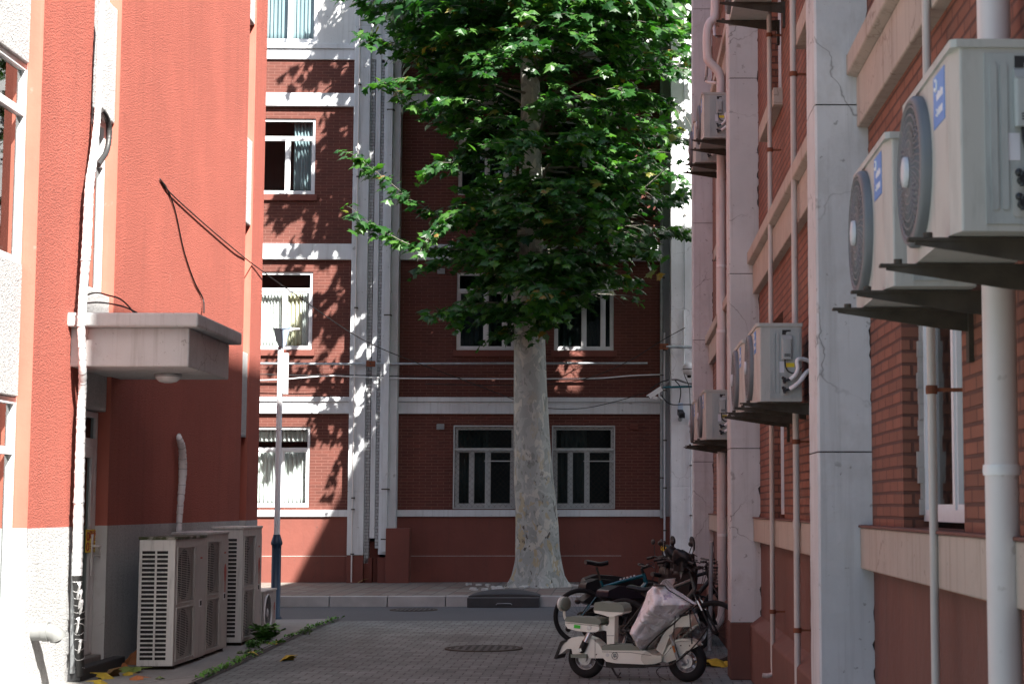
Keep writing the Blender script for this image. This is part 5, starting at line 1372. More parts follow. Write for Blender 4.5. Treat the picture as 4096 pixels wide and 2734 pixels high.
# pale stone edging round the tree pit, broken kerb chips and the black ramp at the kerb
def gp(px, py, z): return onZ(px, py, z)
E = [gp(2085, 2352, .165), gp(2200, 2340, .165), gp(2260, 2342, .165), gp(2330, 2349, .165), gp(2420, 2352, .165)]
t = thing("tree_pit_edging", "pale stone edging curving round the foot of the plane tree", "edging", E[2])
for a, b in zip(E[:-1], E[1:]):
    d = (b - a).normalized(); nn = Vector((-d.y, d.x, 0)) * .05; m = MB()
    m.add([a - nn, b - nn, b + nn, a + nn, *[q_ + Vector((0, 0, .045)) for q_ in (a - nn, b - nn, b + nn, a + nn)]], [(3, 2, 1, 0), (4, 5, 6, 7), (0, 1, 5, 4), (1, 2, 6, 5), (2, 3, 7, 6), (3, 0, 4, 7)])
    m.build("edging_stone", "stone_light", t, world=True, bevel=.01)
t = thing("rubble", "broken pale paving chips lying left of the plane tree foot", "rubble", gp(1950, 2352, .165)); t["kind"] = "stuff"
m = MB(); rr2 = random.Random(2)
for k in range(16):
    p = gp(rr2.uniform(1870, 2010), rr2.uniform(2338, 2362), .165); s = rr2.uniform(.03, .11)
    m.obox((p.x, p.y, .165 + .02), (s * 1.6, s, .04), Matrix.Rotation(rr2.uniform(0, 3), 3, 'Z') @ Matrix.Rotation(rr2.uniform(-.3, .3), 3, 'X'))
m.build("chip", "stone_light", t, world=True)["kind"] = "stuff"
a, b = onY(1868, 2400, Y_KERB - .3), onY(2158, 2400, Y_KERB - .3)
t = thing("kerb_ramp", "black rubber kerb ramp with arched back and a handle before the plane tree", "ramp", (a.x, Y_KERB - .3, -.012))
Lr = b.x - a.x; Cc = lambda u: .17 + .10 * (1 - (2 * u - 1) ** 2) ** .75 * 1
m = MB(); top = [(Lr * i / 16, .165) for i in range(17)]
m.box(0, Lr, 0, .27, 0, .165); m.build("body", "rubber_mat", t, bevel=.01)
m = MB(); rows = []
for j in range(5):
    rows.append([(Lr * i / 20, .28 + j * .11, .175 + .11 * math.sin(math.pi * min(1, max(0, i / 20))) ** .6 * math.sin(math.pi * (.15 + .85 * j / 4) * .62)) for i in range(21)])
rows.append([(x_, y_, .16) for x_, y_, z_ in rows[-1]]); m.grid(rows); m.add([(x_, y_, z_) for x_, y_, z_ in rows[0]] + [(Lr, .28, .16), (0, .28, .16)], [tuple(range(23))])
m.build("back", "rubber_mat", t, solid=.01)
m = MB(); m.tube([(Lr * .4, -.002, .05), (Lr * .42, -.02, .07), (Lr * .6, -.02, .07), (Lr * .62, -.002, .05)], .008, 6); m.build("handle", "steel_grey", t)
# ------------------------------------------------------------------ weeds, fallen leaves, grit
def one_leaf(mb, p, s0_, tilt_, az, curl_=1.0):
    s = s0_ * 1.3; M = Matrix.Rotation(az, 3, 'Z') @ Matrix.Rotation(tilt_, 3, 'X')
    vs = [Vector(p) + M @ Vector((v[0] * s, (v[1] - .4) * s, (v[2] * curl_ + .08) * s)) for v in LEAF.tolist()]
    mb.add(vs, [tuple(f) for f in LF.tolist()], False)
fl = [(1345 / 2.349 + 300 - 340, 2700, "leaf_orange", .2, "curled orange leaf beside the door step, topmost of the leaf litter"),]
FALL = [(533, 2655, "leaf_orange", .22, .9, "curled orange leaf standing in the litter near the mossy unit"), (495, 2670, "leaf_orange", .14, .5, "small orange leaf against the dark door step"),
        (500, 2684, "leaf_dull", .22, .15, "green fallen leaf left of another beside the mossy unit"), (545, 2687, "leaf_dull", .20, .25, "green fallen leaf right of another beside the mossy unit"), (515, 2698, "leaf_yellow", .12, .1, "small yellow leaf in front of the two green fallen leaves"),
        (445, 2705, "leaf_brown", .22, .5, "curled brown leaf in front of the door step"), (415, 2712, "leaf_yellow", .20, .3, "dull yellow leaf leftmost in the litter by the door step"), (552, 2716, "leaf_orange", .16, .1, "flat rust coloured leaf on the apron nearest the viewer"),
        (1150, 2640, "leaf_yellow", .20, .35, "lone yellowish leaf on the alley paving by the weeds"), (1085, 2583, "leaf_yellow", .16, .4, "pale yellow leaf at the edge of the weeds"), (1010, 2614, "leaf_yellow", .1, .2, "tiny yellow leaf left of the weeds on the apron edge"),
        (640, 2714, "leaf_dull", .09, .1, "tiny green leaf alone on the bare apron"), (395, 2735, "leaf_yellow", .16, .2, "yellow leaf at the bottom edge of the photo by the taped pipe"), (1445, 2329, "leaf_brown", .22, .4, "brown dry leaf on the far pavement below the white pilasters")]
for px, py, mt, s, tl, lab in FALL:
    z = .03 if px < 900 else (.165 if py < 2350 else (.0 if px > 1040 else .03)); p = gp(px, py, z)
    t = thing("fallen_leaf", lab, "leaf", p, group="fallen leaves on the ground"); m = MB()
    one_leaf(m, (0, 0, .012 + .3 * s * tl), s, tl, rt.uniform(0, 6.28), 1.6); m.build("blade", mt, t, solid=.0015)
p = gp(2865, 2662, 0); t = thing("fallen_leaf", "big bright yellow leaf lying on the paving by the front wheel", "leaf", p, group="fallen leaves on the ground")
m = MB(); one_leaf(m, (-.02, 0, .03), .36, .15, 2.0, 1.4); one_leaf(m, (.12, .04, .02), .22, .1, 4.6, 1.2); m.build("blade", "leaf_yellow", t, solid=.0015)
def weed(px, py, n, hgt, spread, label, seed):
    rw = random.Random(seed); p = gp(px, py, .0); t = thing("weed", label, "weed", p); st = MB(); lv = MB()
    for k in range(n):
        az = rw.uniform(0, 6.28); L = hgt * rw.uniform(.4, 1); lean = rw.uniform(.1, .7)
        pts = [(spread * rw.uniform(-.3, .3), spread * rw.uniform(-.3, .3), 0)]; q0 = Vector(pts[0])
        for j in range(1, 5):
            u = j / 4; pts.append(tuple(q0 + Vector((math.cos(az) * L * lean * u * u, math.sin(az) * L * lean * u * u, L * u * (1 - .25 * u)))))
        st.tube(pts, [.004, .0035, .003, .002, .0015], 4)
        for j in range(2, 5):
            for s_ in range(9):
                a2 = rw.uniform(0, 6.28); c = Vector(pts[j]); l_ = rw.uniform(.05, .09) * hgt / .3
                d = Vector((math.cos(a2), math.sin(a2), rw.uniform(-.2, .5))); sd = Vector((-d.y, d.x, rw.uniform(-.3, .3))) * .32
                lv.add([c, c + d * l_ * .5 + sd * l_, c + d * l_, c + d * l_ * .5 - sd * l_], [(0, 1, 2, 3)])
    st.build("stem", "weed_leaf", t); lv.build("leaf", "weed_leaf", t)
weed(1052, 2580, 26, .34, .22, "bright green leafy weed growing at the apron edge before the third tower unit", 1)
weed(1015, 2600, 14, .16, .22, "low weed tuft just left of the tall green weed", 2)
weed(975, 2622, 12, .10, .30, "flat weed tuft along the apron edge before the mossy unit", 3)
weed(1225, 2535, 14, .13, .3, "small weed tuft along the apron edge beyond the small unit", 4)
m = MB(); rw = random.Random(9)
for (x0, y0), (x1, y1) in zip(APR[:-1], APR[1:]):
    n = int(math.hypot(x1 - x0, y1 - y0) * 60)
    for k in range(n):
        u = rw.random(); x_, y_ = x0 + (x1 - x0) * u + rw.gauss(.0, .035), y0 + (y1 - y0) * u + rw.gauss(0, .035)
        if noise.noise(Vector((x_ * 2, y_ * 2, 0))) < -.12: continue
        a2 = rw.uniform(0, 6.28); l_ = rw.uniform(.015, .05); h = rw.uniform(.01, .05)
        m.add([(x_, y_, .031), (x_ + math.cos(a2) * l_, y_ + math.sin(a2) * l_, .031 + h), (x_ + math.cos(a2 + .7) * l_ * 1.3, y_ + math.sin(a2 + .7) * l_ * 1.3, .033 + h * .5)], [(0, 1, 2)])
tag(m.build("ground_moss", "weed_leaf"), "thin line of moss and sprouts along the edge of the concrete apron", "moss", kind="stuff")
m = MB()
for (x0, y0), (x1, y1) in zip(APR[:-1], APR[1:]):
    m.add([(x0 - .03, y0, .035), (x0 + .05, y0, .005), (x1 + .05, y1, .005), (x1 - .03, y1, .035)], [(0, 1, 2, 3)])
struct(m, "apron_edge_soil", "joint_dark")
# ------------------------------------------------------------------ two-wheelers
def zq(M, off=0.0):
    """pixel of the reference crop -> local (x,z) on the vehicle's own vertical plane y=off"""
    Mi = M.inverted()
    def f(px, py):
        d = ray(2150 + px / 2.2922, 2050 + py / 2.2922); o = Mi @ CAM; dl = Mi.to_3x3() @ d
        t_ = (off - o.y) / dl.y; p = o + dl * t_; return p.x, p.z
    return f
def wheel(parent, x, z, r, tr, spokes=0, rim="alloy", width=1.0, bolts=0, y=0.0, rr=None):
    rr = rr or r - tr * 1.7
    m = MB(); m.torus((x, y, z), (0, 1, 0), rr, max(.008, tr * .35), 44, 8, sq=1.4)
    if spokes:
        for k in range(spokes):
            a = 2 * math.pi * k / spokes; b = a + (.5 if k % 2 else -.5); s = .022 if k % 4 < 2 else -.022
            m.tube([(x + .02 * math.cos(b), y + s, z + .02 * math.sin(b)), (x + rr * math.cos(a), y, z + rr * math.sin(a))], .0013, 4, False)
        m.cyl((x, y - .045, z), (x, y + .045, z), .018, n=10)
    if bolts:
        for k in range(bolts):
            a = 2 * math.pi * k / bolts + .3
            for da in (-.09, .09):
                p0 = Vector((x + r * .26 * math.cos(a + da), y, z + r * .26 * math.sin(a + da))); p1 = Vector((x + rr * math.cos(a + da * .8), y, z + rr * math.sin(a + da * .8)))
                m.tube([p0 + Vector((0, -.02, 0)), p1 + Vector((0, -.012, 0))], .007, 6)
        m.lathe([(r * .34, -.045), (r * .36, -.03), (r * .36, .03), (r * .34, .045)], (x, y, z), (0, 1, 0), 24)
        m.lathe([(.03, -.065), (.03, -.045)], (x, y, z), (0, 1, 0), 12)
        for k in range(6): m.cyl((x + r * .24 * math.cos(k * 1.047), y - .05, z + r * .24 * math.sin(k * 1.047)), (x + r * .24 * math.cos(k * 1.047), y - .044, z + r * .24 * math.sin(k * 1.047)), .008, n=6)
        m.torus((x, y, z), (0, 1, 0), rr * .94, .006, 40, 6, sq=5)
    wo = m.build("wheel", rim, parent)
    m = MB(); m.torus((x, y, z), (0, 1, 0), r - tr, tr, 48, 10, sq=width); m.build("tyre", "tyre_rubber", wo)
    return wo
def shape(parent, f, pts, w0, w1, name, mat, bevel=.015, round_=True):
    P = [f(*p) for p in pts]; m = MB(); m.prism(P, lambda a, b, w_: (a, w_, b), w0, w1); o = m.build(name, mat, parent, bevel=bevel)
    if bevel: o.modifiers["edge"].segments = 4
    o.data.polygons.foreach_set("use_smooth", [False] * len(o.data.polygons)); return o
# --- cream step-through e-scooter with a rain cape over its handlebar
pr, pf = onZ(2346, 2709, 0), onZ(2750, 2725, 0); ang = math.atan2(pf.y - pr.y, pf.x - pr.x)
SM = Matrix.Translation(pr) @ Matrix.Rotation(ang, 4, 'Z')
sc = thing("electric_scooter", "cream electric scooter with sage cushions parked side on in front of the bikes", "scooter", M=SM)
f = zq(SM); fn = zq(SM, -.1)
xr, zr = f(450, 1350); rr_ = f(613, 1350)[0] - f(450, 1350)[0]; xf, zf = f(1374, 1368); rf = f(1550, 1370)[0] - xf
wheel(sc, xr, rr_ , rr_, .045, bolts=5, width=1.15); wheel(sc, xf, rf, rf, .05, bolts=7, width=1.1)
fen = [(222, 1298), (250, 1225), (290, 1170), (345, 1136), (410, 1124), (470, 1127), (540, 1152), (595, 1200), (628, 1258), (634, 1324), (502, 1324), (490, 1285), (352, 1285), (345, 1238), (300, 1240), (262, 1272)]
shape(sc, f, fen, -.085, .085, "rear_fender", "cream_paint", .025)
shape(sc, f, [(350, 1286), (490, 1286), (492, 1322), (352, 1316)], -.12, -.02, "foot_peg", "sage_rubber", .012)
shape(sc, f, [(188, 1326), (246, 1176), (262, 1164), (318, 1150), (300, 1172), (268, 1186), (212, 1332)], -.1, .1, "number_plate", "black_plastic", .006)
m = MB(); a, b = f(520, 1085), f(445, 1245)
A3, B3 = Vector((a[0], -.10, a[1])), Vector((b[0], -.10, b[1])); m.tube([A3, B3], .012, 8)
for k in range(11): m.torus(A3.lerp(B3, .08 + k * .05), B3 - A3, .024, .006, 14, 6)
m.mat("chrome"); sh = m.build("shock_absorber", "chrome", sc)
m = MB(); m.tube([A3.lerp(B3, .55), B3], .036, 10); m.sphere(B3, .035, 12, 8); m.build("shock_body", "black_plastic", sh)
m = MB(); bx = f(445, 1245); m.cyl((bx[0], -.15, bx[1]), (bx[0], -.13, bx[1]), .02, n=6); m.build("bolt", "chrome", sh)
shape(sc, f, [(295, 988), (600, 1018), (606, 1062), (585, 1082), (500, 1086), (400, 1072), (320, 1052), (296, 1018)], -.11, .11, "rear_seat_base", "cream_paint", .045)
shape(sc, f, [(297, 962), (318, 944), (560, 956), (612, 968), (628, 992), (608, 1016), (420, 1000), (300, 986)], -.12, .12, "rear_cushion", "sage_rubber", .04)
m = MB(); c = f(240, 832); m.sphere((c[0] - .012, 0, c[1]), (.03, .12, .075), 18, 12)
bk = m.build("backrest_shell", "cream_paint", sc)
m = MB(); m.sphere((c[0] + .022, 0, c[1]), (.028, .115, .072), 18, 12); m.build("backrest_pad", "sage_rubber", bk)
m = MB(); m.tube(smooth_path([(*f(245, 890)[:1], 0, f(245, 890)[1]), (f(247, 940)[0], 0, f(247, 940)[1]), (f(262, 975)[0], 0, f(262, 975)[1]), (f(300, 985)[0], 0, f(300, 985)[1])], 4), .014, 10); m.build("backrest_stem", "cream_paint", bk)
shape(sc, f, [(553, 838), (565, 814), (610, 808), (690, 824), (770, 820), (808, 830), (828, 872), (824, 906), (690, 900), (555, 886)], -.10, .10, "saddle_cushion", "sage_rubber", .045)
shape(sc, f, [(551, 884), (690, 898), (828, 902), (808, 920), (752, 934), (735, 946), (676, 944), (640, 930), (560, 910)], -.095, .095, "saddle_base", "cream_paint", .02)
shape(sc, f, [(672, 940), (725, 944), (722, 1195), (655, 1200), (652, 1078), (606, 1068), (604, 1022), (660, 1030), (674, 1010)], -.05, .05, "seat_post", "cream_paint", .018)
shape(sc, f, [(636, 1246), (1040, 1250), (1100, 1290), (1180, 1300), (1182, 1352), (1120, 1372), (1040, 1378), (760, 1366), (680, 1350), (648, 1320), (636, 1280)], -.13, .13, "footboard_body", "cream_paint", .045)
shape(sc, f, [(638, 1210), (660, 1201), (900, 1206), (980, 1220), (1030, 1250), (640, 1247)], -.135, .135, "floor_mat", "sage_rubber", .014)
shape(sc, f, [(660, 1352), (740, 1372), (1080, 1382), (1100, 1398), (1020, 1412), (750, 1410), (664, 1400)], -.10, .10, "battery_tray", "black_plastic", .012)
shape(sc, f, [(606, 1300), (640, 1300), (640, 1326), (606, 1330)], -.06, .06, "swingarm", "grey_frame", .006)
shape(sc, f, [(1178, 1356), (1186, 1288), (1230, 1212), (1290, 1160), (1350, 1145), (1420, 1152), (1470, 1180), (1494, 1212), (1450, 1238), (1392, 1258), (1340, 1306), (1290, 1338), (1215, 1364)], -.075, .075, "front_fender", "cream_paint", .028)
def T3(pts, y, fx=f): return [Vector((fx(*p)[0], y, fx(*p)[1])) for p in pts]
for y in (-.095, .095):
    m = MB(); m.tube(T3([(1248, 1108), (1290, 1230)], y), .014, 10); m.tube(T3([(1275, 1190), (1345, 1388)], y), .021, 10); p = f(1356, 1372); m.sphere((p[0], y, p[1]), .026, 10, 8); m.build("fork_leg", "steel_grey", sc)
m = MB(); p, q_ = f(1284, 1208), f(1300, 1268); m.tube([(p[0], -.12, p[1]), (q_[0], -.12, q_[1])], .011, 8); m.build("reflector", "orange_plastic", sc)
shape(sc, f, [(1120, 1240), (1180, 1120), (1262, 1008), (1300, 960), (1420, 922), (1446, 960), (1440, 1034), (1300, 1040), (1240, 1140), (1180, 1290)], -.10, .10, "leg_shield", "cream_paint", .03)
m = MB(); m.tube(T3([(1215, 1100), (1200, 900), (1185, 700)], 0), .026, 10); hb = f(1190, 660); m.tube([(hb[0] - .02, -.30, hb[1] + .01), (hb[0], -.1, hb[1]), (hb[0], .1, hb[1]), (hb[0] - .02, .30, hb[1] + .01)], .014, 8); m.build("steering_column", "grey_frame", sc)
m = MB(); m.tube(T3([(1340, 938), (1410, 920)], -.11), .012, 8); m.build("hook", "black_plastic", sc)
m = MB(); a, b = f(375, 1016), f(437, 1054); 
e = MB(); e.obox(((a[0] + b[0]) / 2, -.113, (a[1] + b[1]) / 2), (.068, .004, .032), Matrix.Rotation(.09, 3, 'Y')); e.build("green_sticker", "green_label", sc)
m = MB(); p = f(515, 1046); m.cyl((p[0], -.118, p[1]), (p[0], -.10, p[1]), .023, n=18); p = f(690, 1290); m.cyl((p[0], -.136, p[1]), (p[0], -.12, p[1]), .018, n=18); m.build("lock_cap", "alloy", sc)
m = MB(); p = f(305, 1058); m.sphere((p[0], -.06, p[1]), (.03, .03, .032), 12, 8); m.build("indicator", "black_plastic", sc)
m = MB(); p = f(757, 1298); m.torus((p[0], -.133, p[1]), (0, 1, 0), .034, .0025, 30, 6)
for pts in ([(-.022, -.018), (-.010, .02), (-.004, .02), (-.004, -.018)], [(.022, -.018), (.010, .02), (.004, .02), (.004, -.018)], [(-.016, -.004), (.0, -.012), (.016, -.004)]):
    m.tube([(p[0] + a, -.133, p[1] + b) for a, b in pts], .0022, 5)
m.build("emblem", "grey_frame", sc)
m = MB()
for pts in ([(640, 1262), (900, 1268), (1090, 1296)], [(300, 1000), (606, 1030)], [(560, 1150), (560, 1320)], [(655, 1120), (722, 1120)], [(1190, 1300), (1300, 1175), (1430, 1165)]):
    y_ = -.132 if pts[0][0] == 640 else (-.112 if pts[0][0] == 300 else (-.087 if pts[0][0] == 560 else (-.052 if pts[0][0] == 655 else -.077)))
    m.tube(T3(pts, y_), .0022, 5)
m.build("panel_seam", "grey_frame", sc)
m = MB()
for a_, b_ in ((1245, 1232), (1340, 1208), (1420, 1210), (572, 1290), (450, 1180)):
    p = f(a_, b_); yy_ = -.086 if a_ < 700 else -.076; m.cyl((p[0], yy_ - .003, p[1]), (p[0], yy_, p[1]), .007, n=8)
m.build("screw", "black_plastic", sc)
m = MB(); m.tube(smooth_path(T3([(1210, 700), (1300, 900), (1290, 1120), (1340, 1330)], -.12), 6), .005, 6); m.tube(smooth_path(T3([(560, 1330), (640, 1395), (800, 1405), (1000, 1400)], -.11), 6), .006, 6); m.build("brake_cable", "black_cable", sc)
m = MB(); m.tube(T3([(712, 1408), (745, 1470), (770, 1495)], -.08) , .011, 8); m.tube(T3([(760, 1500), (796, 1500)], -.08), .009, 6); m.tube(T3([(770, 1490), (792, 1455)], -.08), .006, 6); m.build("kickstand", "black_plastic", sc)
# --- rain cape over the scooter's front: draped closed shell with folds, clear vinyl skirt with black piping
OUT = [(1152, 650), (1190, 606), (1215, 600), (1240, 690), (1330, 745), (1462, 836), (1382, 902), (1290, 992), (1140, 1112), (1060, 1192), (986, 1282), (930, 1210), (862, 1092), (882, 1042), (932, 920), (985, 800), (1012, 720), (1070, 662)]
OP = [f(*p) for p in OUT]; zs_ = [p[1] for p in OP]; z0_, z1_ = min(zs_) + .004, max(zs_) - .004
def span(z):
    xs = []
    for (x1, y1), (x2, y2) in zip(OP, OP[1:] + OP[:1]):
        if (y1 - z) * (y2 - z) < 0: xs.append(x1 + (x2 - x1) * (z - y1) / (y2 - y1))
    return (min(xs), max(xs)) if len(xs) > 1 else None
rows = []; NR, NC = 84, 64
for i in range(NR + 1):
    z = z0_ + (z1_ - z0_) * i / NR; s_ = span(z)
    if not s_: continue
    l, r_ = s_; u_ = (z - z0_) / (z1_ - z0_); row = []
    for j in range(2 * NC):
        t_ = j / NC; side = -1 if t_ < 1 else 1; tt = t_ if t_ < 1 else 2 - t_
        x = l + (r_ - l) * tt; prof = math.sin(math.pi * tt) ** .7
        dep = (.10 + .20 * math.sin(math.pi * min(1, u_ * .9 + .08))) * prof
        fold = .036 * math.sin(9 * tt + 7 * u_ + 2.2 * math.sin(5 * u_)) + .10 * noise.noise(Vector((x * 4.2 + z * 2.6, z * 3.1 - x * 1.2, side * 3))) + .03 * noise.noise(Vector((x * 9 - z * 6, z * 8 + x * 3, side * 5)))
        rg = lambda a_, b_, k_: (1 - abs(noise.noise(Vector((x * a_ + z * b_, (z * a_ - x * b_) * .35, side * 4 + k_)))) * 2) ** 3
        fold += .030 * max(0, rg(5, 4, 0)) - .034 * max(0, rg(6, -3, 7)) + .016 * max(0, rg(11, 6, 3))
        crease = -.06 * math.exp(-((z - (OP[4][1] - .12) + (x - OP[4][0]) * .9) / .022) ** 2) * math.exp(-((x - f(1120, 830)[0]) / .10) ** 2)
        row.append((x, side * (dep + fold * prof + crease * prof), z))
    rows.append(row)
cp = thing("rain_cape", "pale rain cape with faded pink print draped over the cream scooter's handlebar", "rain cape", M=SM)
m = MB(); m.grid(rows, True, True); m.add(rows[-1], [tuple(range(2 * NC))]); o = m.build("cloth", "cape_cloth", cp)
m = MB(); edge = T3([(862, 1050), (850, 1100), (930, 1212), (986, 1290), (1060, 1200), (1140, 1120), (1290, 1000), (1382, 910), (1462, 842)], -.10); m.tube(smooth_path(edge, 4), .008, 6); m.tube(smooth_path(T3([(1100, 640), (1165, 655), (1200, 660), (1235, 700), (1320, 752), (1465, 838)], -.10), 4), .006, 6); m.build("piping", "black_plastic", cp)
m = MB(); V1 = T3([(1462, 836), (1545, 862), (1586, 940), (1614, 1030)], -.13); V2 = T3([(1300, 1000), (1380, 1040), (1460, 1100), (1545, 1140)], -.17); V3 = T3([(990, 1290), (1060, 1385), (1180, 1386), (1300, 1330)], -.16)
rows = []
for i in range(13):
    u_ = i / 12; A_ = T3([(1460, 838)], -.11)[0].lerp(T3([(990, 1286)], -.11)[0], u_)
    B_ = smooth_path(T3([(1614, 1032), (1540, 1150), (1430, 1270), (1290, 1375), (1180, 1392), (1050, 1390)], -.16), 12); Bq = B_[int(u_ * (len(B_) - 1))]
    rows.append([A_.lerp(Bq, j / 8) + Vector((0, -.05 * math.sin(j / 8 * 3.14) + .006 * math.sin(j * 1.7 + i * .9), 0)) for j in range(9)])
m.grid(rows); sk = m.build("clear_skirt", "clear_vinyl", cp, solid=.002)
m = MB(); m.tube(smooth_path([r[-1] for r in rows], 3), .008, 6); m.tube(smooth_path(T3([(1462, 842), (1500, 930), (1535, 1010), (1560, 1070)], -.17), 4), .008, 6); m.tube(T3([(1440, 860), (1452, 1000), (1466, 1190)], -.15), .007, 6); m.tube(T3([(1560, 1050), (1614, 1032)], -.16), .007, 6); m.tube(smooth_path(T3([(1190, 1392), (1140, 1430), (1160, 1480), (1230, 1520)], -.14), 4), .004, 5); m.build("skirt_piping", "black_plastic", cp)
m = MB(); rows = [[Vector((f(1215 + 245 * j / 10, 606 + 228 * j / 10)[0], -.09 - .05 * math.sin(i / 5 * 3.14), f(1215 + 245 * j / 10, 606 + 228 * j / 10)[1] - .001 - i / 5 * (.075 * math.sin(math.pi * min(1, .12 + j / 11))))) for i in range(6)] for j in range(11)]
m.grid(rows); m.build("clear_window", "clear_vinyl", cp, solid=.002)
# --- bicycles
def bicycle(label, loc, rz, frame, R_=.345, saddle=True, straight=True, fork="black_plastic", seat_h=.97, head_h=.90, bar=.30, fender=False, group="parked bicycles", decals=True, rim="black_plastic"):
    t = thing("bicycle", label, "bicycle", loc, rz, group)
    wb = 1.07
    wheel(t, 0, R_, R_, .026, 28, rim, rr=R_ - .05); wheel(t, wb, R_, R_, .026, 28, rim, rr=R_ - .05)
    bb = Vector((.43, 0, .30)); st = Vector((.27, 0, .74)); ht, hb_ = Vector((.80, 0, head_h)), Vector((.84, 0, head_h - .13))
    m = MB(); m.tube([st + (bb - st) * .08, ht + Vector((.005, 0, -.03))], [.018, .024], 10); m.tube([bb, hb_], [.026, .032], 10); m.tube([st + Vector((-.015, 0, .04)), bb], .02, 10); m.tube([ht, hb_], .028, 10)
    for y in (-.06, .06):
        m.tube([(0, y, R_), (.22, y * .75, (R_ + bb.z) / 2), (bb.x - .04, y * .4, bb.z)], .012, 8); m.tube([(0, y, R_), st + Vector((.0, y * .3, -.06))], .010, 8)
    fr = m.build("frame", frame, t)
    if decals:
        m = MB(); d = (hb_ - bb).normalized(); 
        for k in range(4): m.obox(bb + d * (.20 + k * .05) + Vector((0, -.034, 0)), (.03, .002, .032), Matrix.Rotation(-math.atan2(d.z, d.x), 3, 'Y'))
        d = (ht - st).normalized()
        for k in range(5): m.obox(st + d * (.24 + k * .045) + Vector((0, -.0245, .0)), (.026, .002, .018), Matrix.Rotation(-math.atan2(d.z, d.x), 3, 'Y'))
        m.build("frame_decal", "white_print", fr)
    m = MB()
    for y in (-.062, .062):
        m.tube([hb_ + Vector((.01, y, -.04)), Vector((wb, y, R_))], [.017, .014], 8); 
    m.tube([hb_ + Vector((.01, -.062, -.035)), hb_ + Vector((.01, .062, -.035))], .02, 8); m.build("fork", fork, t)
    m = MB()
    for y in (-.062, .062): m.tube([hb_ + Vector((.02, y, -.06)), hb_ + (Vector((wb, 0, R_)) - hb_) * .42 + Vector((.01, y, -.03))], .0165, 8)
    m.build("stanchion", "chrome", t)
    m = MB(); top = ht + Vector((-.02, 0, .06)); m.tube([ht, top], .02, 8); stem = top + Vector((.07, 0, .02)); m.tube([top, stem], .019, 8)
    pts = [stem + Vector((-.04, y * bar, (.0 if straight else .05) + .015 * abs(y))) for y in (-1, -.6, -.2, .2, .6, 1)]; m.tube(pts, .0125, 8); m.build("handlebar", "black_plastic", t)
    for s in (-1, 1):
        m = MB(); e_ = stem + Vector((-.04, s * bar, .02)); m.cyl(e_, e_ + Vector((0, -s * .12, 0)), .017, n=10)
        m.tube([e_ + Vector((.015, -s * .14, 0)), e_ + Vector((.06, -s * .11, -.015)), e_ + Vector((.075, -s * .02, -.03))], .006, 6); m.obox(e_ + Vector((.01, -s * .16, 0)), (.035, .03, .03), Matrix.Identity(3))
        m.build("grip", "black_leather", t)
    m = MB()
    for s in (-1, 1): m.tube(smooth_path([stem + Vector((-.02, s * bar * .5, .0)), stem + Vector((.10, s * .12, .05)), stem + Vector((.10, s * .04, -.06)), hb_ + Vector((.05, s * .02, -.06))], 5), .004, 5)
    m.build("brake_cable", "black_cable", t)
    m = MB(); m.tube([st + Vector((0, 0, -.03)), Vector((.20, 0, seat_h - .05))], .0145, 8); m.build("seat_post", "steel_dark", t)
    m = MB(); rows = []
    for i in range(11):
        u_ = i / 10; x = .06 + .29 * u_; wd = .075 * (1 - u_) ** .8 + .022; zz = seat_h + .014 * math.cos(u_ * 5) 
        rows.append([(x, wd * math.cos(a), zz + (.028 if math.sin(a) > 0 else .03) * math.sin(a)) for a in [k * .5236 for k in range(12)]])
    m.grid(rows, True, True); m.add(rows[0], [tuple(range(11, -1, -1))]); m.add(rows[-1], [tuple(range(12))]); m.build("saddle", "black_leather", t)
    m = MB(); m.torus(bb + Vector((0, -.05, 0)), (0, 1, 0), .085, .006, 28, 6); m.torus((0, -.03, R_), (0, 1, 0), .045, .012, 20, 6)
    for y, a in ((-.075, .9), (.075, .9 + math.pi)):
        e_ = bb + Vector((.165 * math.cos(a), y, .165 * math.sin(a))); m.tube([bb + Vector((0, y, 0)), e_], .011, 8); m.obox(e_ + Vector((0, y * .7, 0)), (.09, .075, .02), Matrix.Identity(3))
    m.tube([bb + Vector((0, -.05, .085)), (0, -.035, R_ + .05)], .005, 5); m.tube([bb + Vector((0, -.05, -.085)), (0.05, -.035, R_ - .12), (0, -.035, R_ - .045)], .005, 5); m.build("crankset", "steel_dark", t)
    if fender:
        m = MB(); m.torus((0, 0, R_), (0, 1, 0), R_ + .025, .022, 24, 8, 20, 170); m.build("fender", "black_plastic", t)
    return t
def rear_at(px, py, D, hub, r_):  # place so that the rear hub projects at the crop pixel
    p = onY(2150 + px / 2.2922, 2050 + py / 2.2922, D); return Vector((p.x, D, 0))
bicycle("teal mountain bicycle with black saddle and rear wheel showing left of the cream scooter", rear_at(395, 925, 22.2, 0, 0), R(12), "teal_paint", seat_h=1.0, head_h=.87)
bicycle("charcoal bicycle whose big front wheel sticks out right of the cream scooter", rear_at(800, 1060, 19.75, 0, 0), R(-24), "grey_frame", head_h=.93, seat_h=.80, decals=False)
bb3 = bicycle("black bicycle with a wire front basket and red number plate against the pillar", rear_at(1010, 900, 22.9, 0, 0), R(14), "black_plastic", seat_h=.82, head_h=.88, straight=False, decals=False, fender=True)
bx0 = 1.0
m = MB()
for k in range(6):
    z = .70 + k * .042; e_ = .0 + k * .008
    P = [(bx0 - .13 - e_, -.16 - e_, z), (bx0 + .15 + e_, -.16 - e_, z), (bx0 + .15 + e_, .16 + e_, z), (bx0 - .13 - e_, .16 + e_, z), (bx0 - .13 - e_, -.16 - e_, z)]; m.tube(P, .004 if k < 5 else .006, 5)
